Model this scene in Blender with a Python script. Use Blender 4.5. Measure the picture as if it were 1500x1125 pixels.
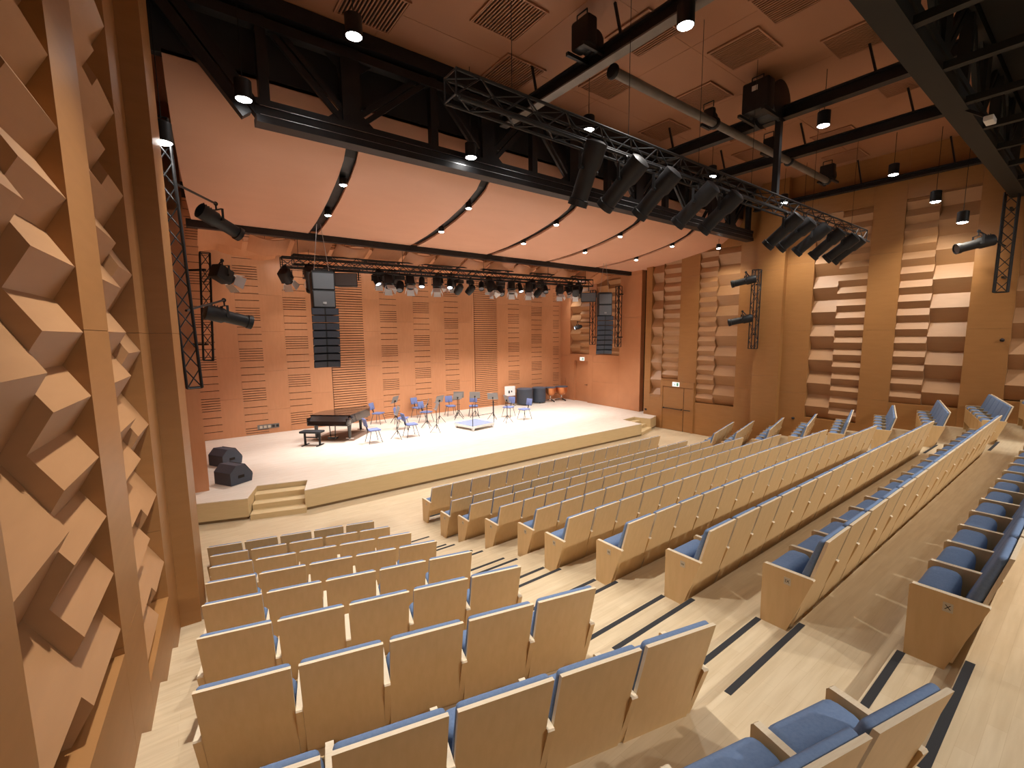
import bpy, bmesh, math, random
from mathutils import Vector, Matrix, Euler

random.seed(7)
scene = bpy.context.scene
for o in list(bpy.data.objects):
    bpy.data.objects.remove(o)
C = scene.collection

# ------------------------------------------------------------------ camera
CAM = Vector((0.0, 0.0, 4.56))
YAW, PITCH, ROLL = map(math.radians, (37.22867809, 7.168395, -0.50608219))
FPX, PPX, PPY = 664.89669, 758.2381, 574.3456          # focal length and principal point, 1500x1125 frame
fwd = Vector((math.sin(YAW) * math.cos(PITCH), math.cos(YAW) * math.cos(PITCH), -math.sin(PITCH)))
rgt0 = Vector((math.cos(YAW), -math.sin(YAW), 0.0))
up0 = rgt0.cross(fwd)
rgt = rgt0 * math.cos(ROLL) + up0 * math.sin(ROLL)
upv = -rgt0 * math.sin(ROLL) + up0 * math.cos(ROLL)
cd = bpy.data.cameras.new('camera')
cam = bpy.data.objects.new('camera', cd)
C.objects.link(cam)
cam.matrix_world = Matrix(((rgt.x, upv.x, -fwd.x, CAM.x), (rgt.y, upv.y, -fwd.y, CAM.y),
                           (rgt.z, upv.z, -fwd.z, CAM.z), (0, 0, 0, 1)))
cd.sensor_fit = 'HORIZONTAL'
cd.sensor_width = 36.0
cd.lens = FPX / 1500.0 * 36.0
cd.shift_x = (750.0 - PPX) / 1500.0
cd.shift_y = (PPY - 562.5) / 1500.0
cd.clip_start = 0.05
cd.clip_end = 200
scene.camera = cam


def ray(x, y):
    return fwd + rgt * ((x - PPX) / FPX) - upv * ((y - PPY) / FPX)


def pz(x, y, z):            # the point of that pixel on a level z
    d = ray(x, y)
    return CAM + d * ((z - CAM.z) / d.z)


def px(x, y, X):            # ... on the plane of the right-hand wall
    d = ray(x, y)
    return CAM + d * ((X - CAM.x) / d.x)


def py(x, y, Y):
    d = ray(x, y)
    return CAM + d * ((Y - CAM.y) / d.y)


# ------------------------------------------------------------------ world, view
w = bpy.data.worlds.new('world')
scene.world = w
w.use_nodes = True
w.node_tree.nodes['Background'].inputs[0].default_value = (0.9, 0.93, 1.0, 1)
w.node_tree.nodes['Background'].inputs[1].default_value = 0.02
vs = scene.view_settings
vs.view_transform = 'Standard'
vs.look = 'None'
vs.gamma = 1.0
vs.use_curve_mapping = False
vs.exposure = 0.33

HOUSE_W = 380.0      # watts of each house downlight
CANOPY_W = 140.0     # watts of each downlight in the canopy slots
STAGE_W = 540.0      # watts of each lit stage fresnel
WASH_W = 80.0       # watts of each wall washer


def spot(name, loc, target, watts, angle=100.0, blend=0.6, col=(1.0, 0.95, 0.89), r=0.07, parent=None):
    l = bpy.data.lights.new(name, 'SPOT')
    l.energy = watts
    l.spot_size = math.radians(angle)
    l.spot_blend = blend
    l.color = col
    l.shadow_soft_size = r
    o = bpy.data.objects.new(name, l)
    C.objects.link(o)
    d = Vector(target) - Vector(loc)
    o.location = loc
    o.rotation_euler = d.to_track_quat('-Z', 'Y').to_euler()
    return o


# ------------------------------------------------------------------ materials
def mat(name, col, rough=0.6, metal=0.0, col2=None, scale=6.0, stretch=(1, 1, 1), bump=0.0, coat=0.0, emit=None, es=0.0, spec=0.5):
    m = bpy.data.materials.new(name)
    m.use_nodes = True
    nt = m.node_tree
    b = nt.nodes['Principled BSDF']
    b.inputs['Base Color'].default_value = (*col, 1)
    b.inputs['Roughness'].default_value = rough
    b.inputs['Metallic'].default_value = metal
    b.inputs['Specular IOR Level'].default_value = spec
    if coat:
        b.inputs['Coat Weight'].default_value = coat
    if emit:
        b.inputs['Emission Color'].default_value = (*emit, 1)
        b.inputs['Emission Strength'].default_value = es
    if col2 or bump:
        tc = nt.nodes.new('ShaderNodeTexCoord')
        mp = nt.nodes.new('ShaderNodeMapping')
        mp.inputs['Scale'].default_value = stretch
        nz = nt.nodes.new('ShaderNodeTexNoise')
        nz.inputs['Scale'].default_value = scale
        nz.inputs['Detail'].default_value = 5
        nt.links.new(tc.outputs['Object'], mp.inputs[0])
        nt.links.new(mp.outputs[0], nz.inputs['Vector'])
        if col2:
            cr = nt.nodes.new('ShaderNodeValToRGB')
            cr.color_ramp.elements[0].position = 0.3
            cr.color_ramp.elements[1].position = 0.7
            cr.color_ramp.elements[0].color = (*col, 1)
            cr.color_ramp.elements[1].color = (*col2, 1)
            nt.links.new(nz.outputs[0], cr.inputs[0])
            nt.links.new(cr.outputs[0], b.inputs['Base Color'])
        if bump:
            bp = nt.nodes.new('ShaderNodeBump')
            bp.inputs['Strength'].default_value = bump
            bp.inputs['Distance'].default_value = 0.01
            nt.links.new(nz.outputs[0], bp.inputs['Height'])
            nt.links.new(bp.outputs[0], b.inputs['Normal'])
    return m


def parquet(name, c1, c2, mortar, rough, bw=1.1, bh=0.11):
    m = bpy.data.materials.new(name)
    m.use_nodes = True
    nt = m.node_tree
    b = nt.nodes['Principled BSDF']
    b.inputs['Roughness'].default_value = rough
    tc = nt.nodes.new('ShaderNodeTexCoord')
    br = nt.nodes.new('ShaderNodeTexBrick')
    br.offset = 0.37
    br.inputs['Scale'].default_value = 1.0
    br.inputs['Brick Width'].default_value = bw
    br.inputs['Row Height'].default_value = bh
    br.inputs['Mortar Size'].default_value = 0.0015
    br.inputs['Mortar Smooth'].default_value = 0.3
    br.inputs['Color1'].default_value = (*c1, 1)
    br.inputs['Color2'].default_value = (*c2, 1)
    br.inputs['Mortar'].default_value = (*mortar, 1)
    nt.links.new(tc.outputs['Object'], br.inputs['Vector'])
    mp = nt.nodes.new('ShaderNodeMapping')
    mp.inputs['Scale'].default_value = (1.2, 14, 1)
    nz = nt.nodes.new('ShaderNodeTexNoise')
    nz.inputs['Scale'].default_value = 1.6
    nz.inputs['Detail'].default_value = 6
    nt.links.new(tc.outputs['Object'], mp.inputs[0])
    nt.links.new(mp.outputs[0], nz.inputs['Vector'])
    mx = nt.nodes.new('ShaderNodeMix')
    mx.data_type = 'RGBA'
    mx.blend_type = 'MULTIPLY'
    mx.inputs[0].default_value = 0.55
    cr = nt.nodes.new('ShaderNodeValToRGB')
    cr.color_ramp.elements[0].position = 0.3
    cr.color_ramp.elements[0].color = (0.76, 0.71, 0.63, 1)
    cr.color_ramp.elements[1].position = 0.65
    cr.color_ramp.elements[1].color = (1, 1, 1, 1)
    nt.links.new(nz.outputs[0], cr.inputs[0])
    nt.links.new(br.outputs['Color'], mx.inputs[6])
    nt.links.new(cr.outputs[0], mx.inputs[7])
    nt.links.new(mx.outputs[2], b.inputs['Base Color'])
    return m


M = {}
M['wall'] = mat('wall_wood', (0.345, 0.160, 0.049), 0.45, col2=(0.375, 0.176, 0.056), scale=2.2, stretch=(1, 1, 6), bump=0.02)
M['stagewall'] = mat('stage_wall_wood', (0.53, 0.235, 0.106), 0.42, col2=(0.57, 0.258, 0.12), scale=2.0, stretch=(5, 1, 1), bump=0.02)
M['relief'] = mat('relief_wood', (0.40, 0.21, 0.093), 0.48, col2=(0.43, 0.228, 0.102), scale=2.5, stretch=(1, 1, 6))
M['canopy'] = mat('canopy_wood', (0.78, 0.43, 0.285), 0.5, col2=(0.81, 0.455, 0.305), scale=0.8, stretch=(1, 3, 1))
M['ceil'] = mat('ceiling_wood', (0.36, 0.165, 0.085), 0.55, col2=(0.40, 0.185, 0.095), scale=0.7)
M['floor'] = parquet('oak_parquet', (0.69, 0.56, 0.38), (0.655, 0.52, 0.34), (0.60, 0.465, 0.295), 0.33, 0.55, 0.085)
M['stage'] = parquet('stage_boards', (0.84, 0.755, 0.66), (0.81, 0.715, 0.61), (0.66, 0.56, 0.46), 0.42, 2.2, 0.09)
M['stageface'] = mat('stage_face_wood', (0.60, 0.45, 0.235), 0.5, col2=(0.64, 0.48, 0.26), scale=3, stretch=(1, 1, 8))
M['seatwood'] = mat('birch_ply', (0.64, 0.43, 0.205), 0.42, col2=(0.69, 0.47, 0.235), scale=3.5, stretch=(6, 6, 0.8))
M['seatedge'] = mat('birch_ply_edge', (0.80, 0.68, 0.50), 0.5, col2=(0.74, 0.60, 0.42), scale=14, stretch=(1, 8, 1))
M['fabric'] = mat('blue_fabric', (0.155, 0.225, 0.375), 0.92, col2=(0.185, 0.26, 0.415), scale=60, bump=0.25, spec=0.2)
M['black'] = mat('black_steel', (0.012, 0.012, 0.013), 0.5, 0.2, col2=(0.02, 0.02, 0.022), scale=5)
M['olive'] = mat('dark_steel', (0.009, 0.0085, 0.006), 0.7, col2=(0.006, 0.006, 0.004), scale=3)
M['darkgrey'] = mat('dark_grey_fascia', (0.035, 0.033, 0.033), 0.8, col2=(0.045, 0.042, 0.040), scale=1)
M['slot'] = mat('dark_slot', (0.02, 0.012, 0.008), 0.9)
M['strip'] = mat('black_grip', (0.018, 0.018, 0.020), 0.85, col2=(0.03, 0.03, 0.033), scale=300)
M['grey'] = mat('grey_grille', (0.125, 0.14, 0.16), 0.55, col2=(0.145, 0.16, 0.18), scale=90)
M['speaker'] = mat('speaker_black', (0.014, 0.016, 0.019), 0.65, col2=(0.022, 0.024, 0.028), scale=80)
M['silver'] = mat('bare_steel', (0.55, 0.55, 0.56), 0.3, 0.9, col2=(0.45, 0.45, 0.46), scale=8)
M['pipe'] = mat('grey_pipe', (0.22, 0.20, 0.18), 0.5, 0.3, col2=(0.17, 0.155, 0.14), scale=4)
M['white'] = mat('white_paint', (0.75, 0.74, 0.72), 0.5, col2=(0.70, 0.69, 0.67), scale=6)
M['lens'] = mat('lamp_lens', (0.9, 0.9, 0.9), 0.2, emit=(1.0, 0.97, 0.93), es=30.0)
M['dimlens'] = mat('dark_lens', (0.05, 0.05, 0.06), 0.08)
M['bluelens'] = mat('glass_lens', (0.35, 0.40, 0.5), 0.1, emit=(0.85, 0.9, 1.0), es=3.0)
M['copper'] = mat('copper_bowl', (0.75, 0.30, 0.12), 0.28, 0.8, col2=(0.70, 0.27, 0.10), scale=6)
M['drumhead'] = mat('drum_cover', (0.075, 0.08, 0.105), 0.7, col2=(0.085, 0.09, 0.115), scale=8)
M['piano'] = mat('black_lacquer', (0.012, 0.010, 0.010), 0.12, col2=(0.016, 0.013, 0.012), scale=2, coat=0.6)
M['keys'] = mat('ivory_keys', (0.8, 0.78, 0.72), 0.3)
M['chrome'] = mat('chrome', (0.7, 0.7, 0.7), 0.15, 1.0)
M['carpet'] = mat('podium_carpet', (0.20, 0.235, 0.34), 0.95, col2=(0.23, 0.265, 0.37), scale=70)
M['standgrey'] = mat('stand_grey', (0.26, 0.25, 0.245), 0.45, 0.2)
M['stagechair'] = mat('chair_blue', (0.15, 0.19, 0.38), 0.9, col2=(0.17, 0.21, 0.41), scale=60)
M['monitor'] = mat('monitor_grille', (0.045, 0.055, 0.078), 0.6, col2=(0.06, 0.072, 0.10), scale=60)
M['exit'] = mat('exit_sign_face', (0.75, 0.8, 0.78), 0.4, emit=(0.9, 0.97, 0.93), es=0.6)
M['green'] = mat('exit_green', (0.02, 0.30, 0.12), 0.5)
M['plate'] = mat('plate_grey', (0.55, 0.48, 0.38), 0.4, 0.3)
M['ink'] = mat('ink', (0.015, 0.015, 0.015), 0.6)
M['barn'] = mat('worn_white_barndoor', (0.75, 0.75, 0.76), 0.4, 0.4)
M['mat_brown'] = mat('brown_mat', (0.33, 0.21, 0.15), 0.9, col2=(0.30, 0.19, 0.13), scale=30)
M['chair_steel'] = mat('dull_chair_steel', (0.10, 0.10, 0.11), 0.4, 0.6)
M['plinth'] = mat('plinth_wood', (0.20, 0.125, 0.055), 0.6, col2=(0.23, 0.145, 0.065), scale=4)
M['cable'] = mat('cable_black', (0.01, 0.01, 0.01), 0.7)


# ------------------------------------------------------------------ mesh helpers
class MB:
    def __init__(s):
        s.v, s.f, s.m, s.sm = [], [], [], []

    def add(s, vs_, fs, mi=0, smooth=False):
        n = len(s.v)
        s.v += [tuple(p) for p in vs_]
        for f in fs:
            s.f.append(tuple(i + n for i in f))
            s.m.append(mi)
            s.sm.append(smooth)
        return s

    def hexa(s, p, mi=0):    # p: 8 corners, bottom ring then top ring
        return s.add(p, [(3, 2, 1, 0), (4, 5, 6, 7), (0, 1, 5, 4), (1, 2, 6, 5), (2, 3, 7, 6), (3, 0, 4, 7)], mi)

    def box(s, x0, x1, y0, y1, z0, z1, mi=0):
        return s.hexa([(x0, y0, z0), (x1, y0, z0), (x1, y1, z0), (x0, y1, z0), (x0, y0, z1), (x1, y0, z1), (x1, y1, z1), (x0, y1, z1)], mi)

    def prism(s, poly, fn, a, b, mi=0):   # poly in (u,v), fn(u,v,t)->xyz
        n = len(poly)
        vs_ = [fn(u, v, a) for u, v in poly] + [fn(u, v, b) for u, v in poly]
        fs = [tuple(range(n - 1, -1, -1)), tuple(range(n, 2 * n))]
        fs += [(i, (i + 1) % n, n + (i + 1) % n, n + i) for i in range(n)]
        return s.add(vs_, fs, mi)

    def tube(s, p0, p1, r, n=8, r2=None, mi=0):
        p0, p1 = Vector(p0), Vector(p1)
        r2 = r if r2 is None else r2
        q = (p1 - p0).to_track_quat('Z', 'Y').to_matrix()
        vs_ = []
        for p, rr in ((p0, r), (p1, r2)):
            for i in range(n):
                a = 2 * math.pi * i / n
                vs_.append(p + q @ Vector((rr * math.cos(a), rr * math.sin(a), 0)))
        k = len(s.v)
        s.add(vs_, [(i, (i + 1) % n, n + (i + 1) % n, n + i) for i in range(n)], mi, n > 5)
        s.add([], [], mi)
        s.f.append(tuple(k + i for i in range(n - 1, -1, -1)))
        s.f.append(tuple(k + n + i for i in range(n)))
        s.m += [mi, mi]
        s.sm += [False, False]
        return s

    def bar(s, p0, p1, w_, h_, up=(0, 0, 1), mi=0):   # rectangular bar
        p0, p1 = Vector(p0), Vector(p1)
        d = (p1 - p0).normalized()
        u = Vector(up)
        if abs(d.dot(u)) > 0.98:
            u = Vector((0, 1, 0))
        a = d.cross(u).normalized() * (w_ / 2)
        b = a.cross(d).normalized() * (h_ / 2)
        return s.hexa([p0 - a - b, p0 + a - b, p1 + a - b, p1 - a - b, p0 - a + b, p0 + a + b, p1 + a + b, p1 - a + b], mi)

    def lathe(s, prof, c=(0, 0, 0), n=20, mi=0, axis=None):
        c = Vector(c)
        q = Matrix.Identity(3) if axis is None else Vector(axis).to_track_quat('Z', 'Y').to_matrix()
        vs_ = []
        for r, z in prof:
            for i in range(n):
                a = 2 * math.pi * i / n
                vs_.append(c + q @ Vector((max(r, 1e-4) * math.cos(a), max(r, 1e-4) * math.sin(a), z)))
        fs = []
        for k in range(len(prof) - 1):
            for i in range(n):
                j = (i + 1) % n
                fs.append((k * n + i, k * n + j, (k + 1) * n + j, (k + 1) * n + i))
        s.add(vs_, fs, mi, True)
        k0 = len(s.v) - len(vs_)
        s.f += [tuple(k0 + i for i in range(n - 1, -1, -1)), tuple(k0 + (len(prof) - 1) * n + i for i in range(n))]
        s.m += [mi, mi]
        s.sm += [False, False]
        return s

    def rbox(s, x0, x1, y0, y1, z0, z1, r, seg=3, mi=0, R=None, c=None):
        bm = bmesh.new()
        bmesh.ops.create_cube(bm, size=1.0)
        for v in bm.verts:
            v.co = Vector(((x0 + x1) / 2 + v.co.x * (x1 - x0), (y0 + y1) / 2 + v.co.y * (y1 - y0), (z0 + z1) / 2 + v.co.z * (z1 - z0)))
        bmesh.ops.bevel(bm, geom=list(bm.edges), offset=r, segments=seg, profile=0.5, affect='EDGES')
        if R is not None:
            for v in bm.verts:
                v.co = R @ v.co + Vector(c or (0, 0, 0))
        bm.verts.ensure_lookup_table()
        s.add([v.co.copy() for v in bm.verts], [[v.index for v in f.verts] for f in bm.faces], mi, True)
        bm.free()
        return s

    def mesh(s, name):
        me = bpy.data.meshes.new(name)
        me.from_pydata(s.v, [], s.f)
        me.polygons.foreach_set('material_index', s.m)
        me.polygons.foreach_set('use_smooth', s.sm)
        me.update()
        if any(s.sm):
            me.set_sharp_from_angle(angle=0.7)
        return me

    def build(s, name, mats, parent=None, loc=None, rot=None):
        me = s.mesh(name)
        for m in (mats if isinstance(mats, (list, tuple)) else [mats]):
            me.materials.append(M[m])
        return obj(name, me, parent, loc, rot)


def obj(name, me, parent=None, loc=None, rot=None):
    o = bpy.data.objects.new(name, me)
    C.objects.link(o)
    o.parent = parent
    if loc is not None:
        o.location = loc
    if rot is not None:
        o.rotation_euler = rot
    return o


def tag(o, label=None, cat=None, group=None, kind=None):
    if label:
        o['label'] = label
    if cat:
        o['category'] = cat
    if group:
        o['group'] = group
    if kind:
        o['kind'] = kind
    return o


def thing(name, label, cat, loc=(0, 0, 0), rot=(0, 0, 0), group=None):
    o = bpy.data.objects.new(name, None)
    o.empty_display_size = 0.1
    C.objects.link(o)
    o.location = loc
    o.rotation_euler = rot
    return tag(o, label, cat, group)


def copy_tree(o, parent=None):
    c = o.copy()
    C.objects.link(c)
    c.parent = parent
    for ch in list(kids.get(o.name, [])):
        copy_tree(ch, c)
    return c


kids = {}


def register(root):
    """remember the parts of a prototype so that copies can be made quickly"""
    for ch in C.objects:
        if ch.parent == root:
            kids.setdefault(root.name, []).append(ch)
    for ch in kids.get(root.name, []):
        register(ch)


def text_mesh(s, size, extrude=0.001):
    cu = bpy.data.curves.new('t', 'FONT')
    cu.body = s
    cu.size = size
    cu.extrude = extrude
    cu.align_x = 'CENTER'
    cu.align_y = 'CENTER'
    o = bpy.data.objects.new('t', cu)
    C.objects.link(o)
    dg = bpy.context.evaluated_depsgraph_get()
    me = bpy.data.meshes.new_from_object(o.evaluated_get(dg))
    bpy.data.objects.remove(o)
    me.materials.clear()
    me.materials.append(M['ink'])
    return me


ORD = ['first', 'second', 'third', 'fourth', 'fifth', 'sixth', 'seventh', 'eighth', 'ninth', 'tenth', 'eleventh', 'twelfth',
       'thirteenth', 'fourteenth', 'fifteenth', 'sixteenth', 'seventeenth', 'eighteenth', 'nineteenth', 'twentieth']
ROMAN = ['', 'I', 'II', 'III', 'IV', 'V', 'VI', 'VII', 'VIII', 'IX', 'X', 'XI', 'XII', 'XIII', 'XIV']

# ------------------------------------------------------------------ key sizes of the hall
FL = 0.06                    # level of the flat floor in front of the stage
ST = 0.61                    # stage level
CEIL = 10.15
TANL = math.tan(math.radians(14.2))
XC = 9.08                    # centre line of the seating


def row_top(r):              # height of the seat-back tops
    return 0.99 if r <= 2 else 1.15 + 0.273 * (r - 3)


def row_y(r):                # distance of the seat-back tops in the centre block
    return {1: 9.44, 2: 8.42}.get(r, 7.62 - 1.05 * (r - 3))


def half_z(r):               # level of the half step in the aisle
    return row_top(r) - 0.935


def terr_z(r):               # level of the row's own terrace
    if r <= 2:
        return FL
    return half_z(r) - 0.136 if r > 3 else 0.10


XL = [0, 0, 2.89, 2.90, 2.85, 2.77, 2.71, 2.65, 2.61, 2.54, 2.52, 2.47, 2.43, 2.40, 2.36]   # aisle end of the left block rows
KX = 2.78                    # where the rows bend


def edge_y(y, x):            # a bent line across the hall that is at y in the centre block
    if x < KX:
        return y + (KX - x) * TANL
    if x > 2 * XC - KX:
        return y + (x - (2 * XC - KX)) * TANL
    return y


# ------------------------------------------------------------------ floor, terraces
def slab(name, mi, pts_front, pts_back, z0, z1, kind='structure', parent=None):
    poly = pts_front + pts_back[::-1]
    mb = MB()
    mb.prism(poly, lambda u, v, t: (u, v, t), z0, z1)
    o = mb.build(name, mi, parent)
    if parent is None:
        tag(o, kind=kind)
    return o


xs = [-1.2, KX, 2 * XC - KX, 18.75]
fl = MB()
e3 = [(x, edge_y(row_y(2) + 0.17, x)) for x in xs]
fl.prism([(-0.9, 14.6), *e3, (19.3, 14.6)], lambda u, v, t: (u, v, t), FL - 0.3, FL)
floor = tag(fl.build('floor', 'floor'), kind='structure')
terr = {}
LAST = 14
for r in range(3, LAST + 1):
    yb = row_y(r) + 0.17
    fr = [(x, edge_y(row_y(r - 1) + 0.17, x)) for x in xs]
    bk = [(x, edge_y(yb, x)) for x in xs]
    if r == LAST:
        bk = [(x, -6.6) for x in xs]
    # the terrace runs from its own front edge (behind the row in front) to the next one
    t = MB()
    t.prism(fr[::-1] + bk, lambda u, v, s: (u, v, s), terr_z(r) - 0.34, terr_z(r))
    o = t.build('seating_terrace', 'floor')
    tag(o, 'oak terrace step of row ' + ROMAN[r], None, kind='structure')
    terr[r] = o
for r in range(2, 12):
    par = terr.get(r, floor)
    for side in (0, 1):
        x0, x1 = (XL[r] + 0.02, 4.36 if r > 5 else 4.50)
        a0, a1 = 2.98, 4.26
        if side:
            x0, x1, a0, a1 = 2 * XC - x1, 2 * XC - x0, 2 * XC - a1, 2 * XC - a0
        y0, y1 = row_y(r) + 0.17, row_y(r) + 0.55
        zt = max(half_z(r), FL + 0.035)
        mb = MB().box(x0, x1, y0 - 0.02, y1, terr_z(r), zt)
        mb.build('aisle_step', 'floor', par)
        MB().box(a0, a1, y1 - 0.065, y1 - 0.015, zt, zt + 0.004).build('anti_slip_strip', 'strip', par)
        par2 = terr.get(r + 1)
        if par2:
            MB().box(a0, a1, y0 - 0.055, y0 - 0.005, terr_z(r + 1), terr_z(r + 1) + 0.004).build('anti_slip_strip', 'strip', par2)

# ------------------------------------------------------------------ side walls with relief niches
def WL(s, d, z):
    return (-0.774 + 0.077 * s + d, s, z)


def WR(s, d, z):
    return (18.5 - d, s, z)


def wbox(mb, W, s0, s1, d0, d1, z0, z1, mi=0):
    return mb.hexa([W(s0, d0, z0), W(s1, d0, z0), W(s1, d1, z0), W(s0, d1, z0), W(s0, d0, z1), W(s1, d0, z1), W(s1, d1, z1), W(s0, d1, z1)], mi)


def relief(W, parent, s0, s1, zs, pitch, D, zlo, zhi):
    """a column of wedge blocks: level ridge flush with the wall, valleys set back by D"""
    for z in zs:
        a, b = min(z + pitch / 2, zhi), max(z - pitch / 2, zlo)
        if a - b < 0.1:
            continue
        da = D * (a - z) / (pitch / 2)
        db = D * (z - b) / (pitch / 2)
        mb = MB()
        poly = [(-0.30, a), (-da - 0.004, a), (-0.004, z), (-db - 0.004, b), (-0.30, b)]
        mb.prism(poly, lambda u, v, t: W(t, u, v), s0 + 0.002, s1 - 0.002)
        mb.build('relief_block', 'relief', parent)


def side_wall(name, W, sides, niches, s_end0, s_end1, top):
    """plain panels between niches, one mesh of backing; each facing panel a part"""
    back = MB()
    wbox(back, W, s_end0, s_end1, -0.6, -0.30, -0.3, CEIL)
    root = tag(back.build(name, 'slot'), kind='structure')
    cuts = sorted(niches, key=lambda n: n[0])
    s = s_end0
    joints = [-0.3, 2.32, 4.62, 7.05, CEIL]

    def col(a, b, z0, z1):
        zz = [z0] + [j for j in joints if z0 + 0.15 < j < z1 - 0.15] + [z1]
        for i in range(len(zz) - 1):
            mb = MB()
            wbox(mb, W, a + 0.0015, b - 0.0015, -0.30, 0.0, zz[i] + (0.002 if i else 0), zz[i + 1] - 0.002)
            mb.build('wall_panel', 'wall', root)
    for n0, n1, zb, zt, *_ in cuts:
        col(s, n0, -0.3, CEIL)
        col(n0, n1, -0.3, zb)
        if zt < CEIL - 0.05:
            col(n0, n1, zt, CEIL)
        s = n1
    col(s, s_end1, -0.3, CEIL)
    for n0, n1, zb, zt, mid, (zs1, p1), (zs2, p2) in cuts:
        relief(W, root, n0, mid, zs1, p1, 0.12 if p1 < 0.6 else 0.225, zb, zt)
        relief(W, root, mid, n1, zs2, p2, 0.12 if p2 < 0.6 else 0.225, zb, zt)
    return root


def series(z0, p, n):
    return [z0 + p * i for i in range(n)]


NT = 9.0
nichesL = [(2.55, 4.19, 2.27, NT, 3.36, (series(2.66, 0.863, 8), 0.863), (series(2.47, 0.4265, 16), 0.4265)),
           (4.98, 6.60, 1.49, NT, 5.83, (series(1.68, 0.4195, 18), 0.4195), (series(1.93, 0.829, 9), 0.829)),
           (0.10, 1.74, 2.60, NT, 0.95, (series(3.1, 0.43, 14), 0.43), (series(3.05, 0.86, 7), 0.86))]
wl = side_wall('wall_left', WL, 1, nichesL, -6.6, 7.40, CEIL)
nichesR = [(2.70, 4.35, 2.27, 8.62, 3.56, (series(2.685, 0.858, 8), 0.858), (series(2.476, 0.4317, 15), 0.4317)),
           (5.19, 6.79, 1.45, 8.62, 6.03, (series(1.677, 0.4206, 17), 0.4206), (series(1.882, 0.8464, 9), 0.8464)),
           (9.46, 11.22, 1.49, 8.05, 10.42, (series(1.93, 0.838, 8), 0.838), (series(1.713, 0.4184, 16), 0.4184)),
           (12.13, 13.65, 1.66, 8.05, 13.02, (series(2.44, 0.405, 14), 0.405), (series(1.53, 0.836, 8), 0.836)),
           (0.15, 1.80, 2.60, 8.62, 0.95, (series(3.1, 0.43, 13), 0.43), (series(3.05, 0.86, 7), 0.86))]
# the front niche is shorter above the double door
wr = side_wall('wall_right', WR, -1, nichesR[:3] + nichesR[4:] + [(13.02, 13.65, 1.66, 8.05, 13.021, ([], 0.4), (series(1.53, 0.836, 8), 0.836)),
                                                                  (12.13, 13.018, 2.45, 8.05, 13.017, (series(2.44 + 0.2, 0.405, 14), 0.405), ([], 0.8))], -6.6, 14.0, CEIL)
# the deep slot at the end of the right-hand wall and the end of the stage side wall
mb = MB().box(19.2, 19.5, 13.9, 14.7, -0.3, CEIL)
mb.build('wall_return', 'wall', wr)
# pilasters
mb = MB()
wbox(mb, WL, 7.40, 8.60, -0.5, 0.235, -0.3, 4.62)
p1 = mb.build('wall_pilaster', 'wall', wl)
mb = MB()
wbox(mb, WL, 7.40, 8.60, -0.5, 0.235, 4.624, CEIL)
mb.build('wall_pilaster', 'wall', wl)
for z0, z1 in ((-0.3, 2.9), (2.904, 6.9), (6.904, CEIL)):
    mb = MB()
    wbox(mb, WR, 7.70, 8.66, -0.05, 0.23, z0, z1)
    mb.build('wall_pilaster', 'wall', wr)
# left wall beside the stage
mb = MB()
wbox(mb, WL, 8.60, 21.2, -0.6, -0.30, -0.3, CEIL)
mb.build('wall_panel', 'wall', wl)
mb = MB().box(-0.35, 0.50, 13.97, 14.35, ST, 7.6)
mb.build('wall_pilaster', 'stagewall', wl)
mb = MB().box(-0.3, 0.52, 14.35, 21.2, ST - 0.3, CEIL)
mb.build('wall_panel', 'stagewall', wl)

# rear wall behind the last row
mb = MB().box(-1.6, 18.9, -6.9, -6.6, -0.3, CEIL)
tag(mb.build('wall_rear', 'wall'), kind='structure')

# ------------------------------------------------------------------ stage platform
SF, SB = 12.42, 20.95
stage = MB()
outline = [(0.2, 13.02), (1.21, 12.68), (1.54, 13.62), (2.73, 13.30), (2.46, 12.42), (16.32, 12.42), (16.48, 13.62), (17.47, 13.75),
           (17.68, 12.95), (18.85, 13.36), (19.4, 13.4), (19.6, SB + 0.3), (-0.3, SB + 0.3), (-0.3, 13.1)]
stage.prism(outline, lambda u, v, t: (u, v, t), ST - 0.02, ST)
inset = [(0.22, 13.06), (1.19, 12.74), (1.52, 13.66), (2.75, 13.34), (2.50, 12.46), (16.28, 12.46), (16.44, 13.66), (17.50, 13.79),
         (17.70, 13.01), (18.83, 13.40), (19.4, 13.44), (19.6, SB + 0.3), (-0.3, SB + 0.3), (-0.3, 13.14)]
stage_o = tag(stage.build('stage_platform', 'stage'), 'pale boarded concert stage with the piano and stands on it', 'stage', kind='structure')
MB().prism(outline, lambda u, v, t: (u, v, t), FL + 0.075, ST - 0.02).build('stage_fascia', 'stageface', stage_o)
MB().prism(inset, lambda u, v, t: (u, v, t), FL, FL + 0.075).build('stage_plinth', 'plinth', stage_o)
# stairs let into the stage front
H = (ST - FL) / 4


def stairs(pf0, pf1, pb0, pb1):
    st = thing('stage_stairs', 'four-riser wooden stairs let into the stage front ' + ('beside the grand piano end' if pf0[0] < 9 else 'near the double door'), 'stairs',
               (pf0[0], pf0[1], FL), group='stairs let into the stage front')
    for k in range(3):
        t = k / 3.0
        a0 = [pf0[i] + (pb0[i] - pf0[i]) * t - pf0[i] * 0 for i in (0, 1)]
        a1 = [pf1[i] + (pb1[i] - pf1[i]) * t for i in (0, 1)]
        mb = MB()
        poly = [(a0[0] - pf0[0], a0[1] - pf0[1]), (a1[0] - pf0[0], a1[1] - pf0[1]), (pb1[0] - pf0[0], pb1[1] - pf0[1]), (pb0[0] - pf0[0], pb0[1] - pf0[1])]
        mb.prism(poly, lambda u, v, s: (u, v, s), H * k, H * (k + 1))
        mb.build('stair_step', 'stageface', st)
    return st


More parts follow.
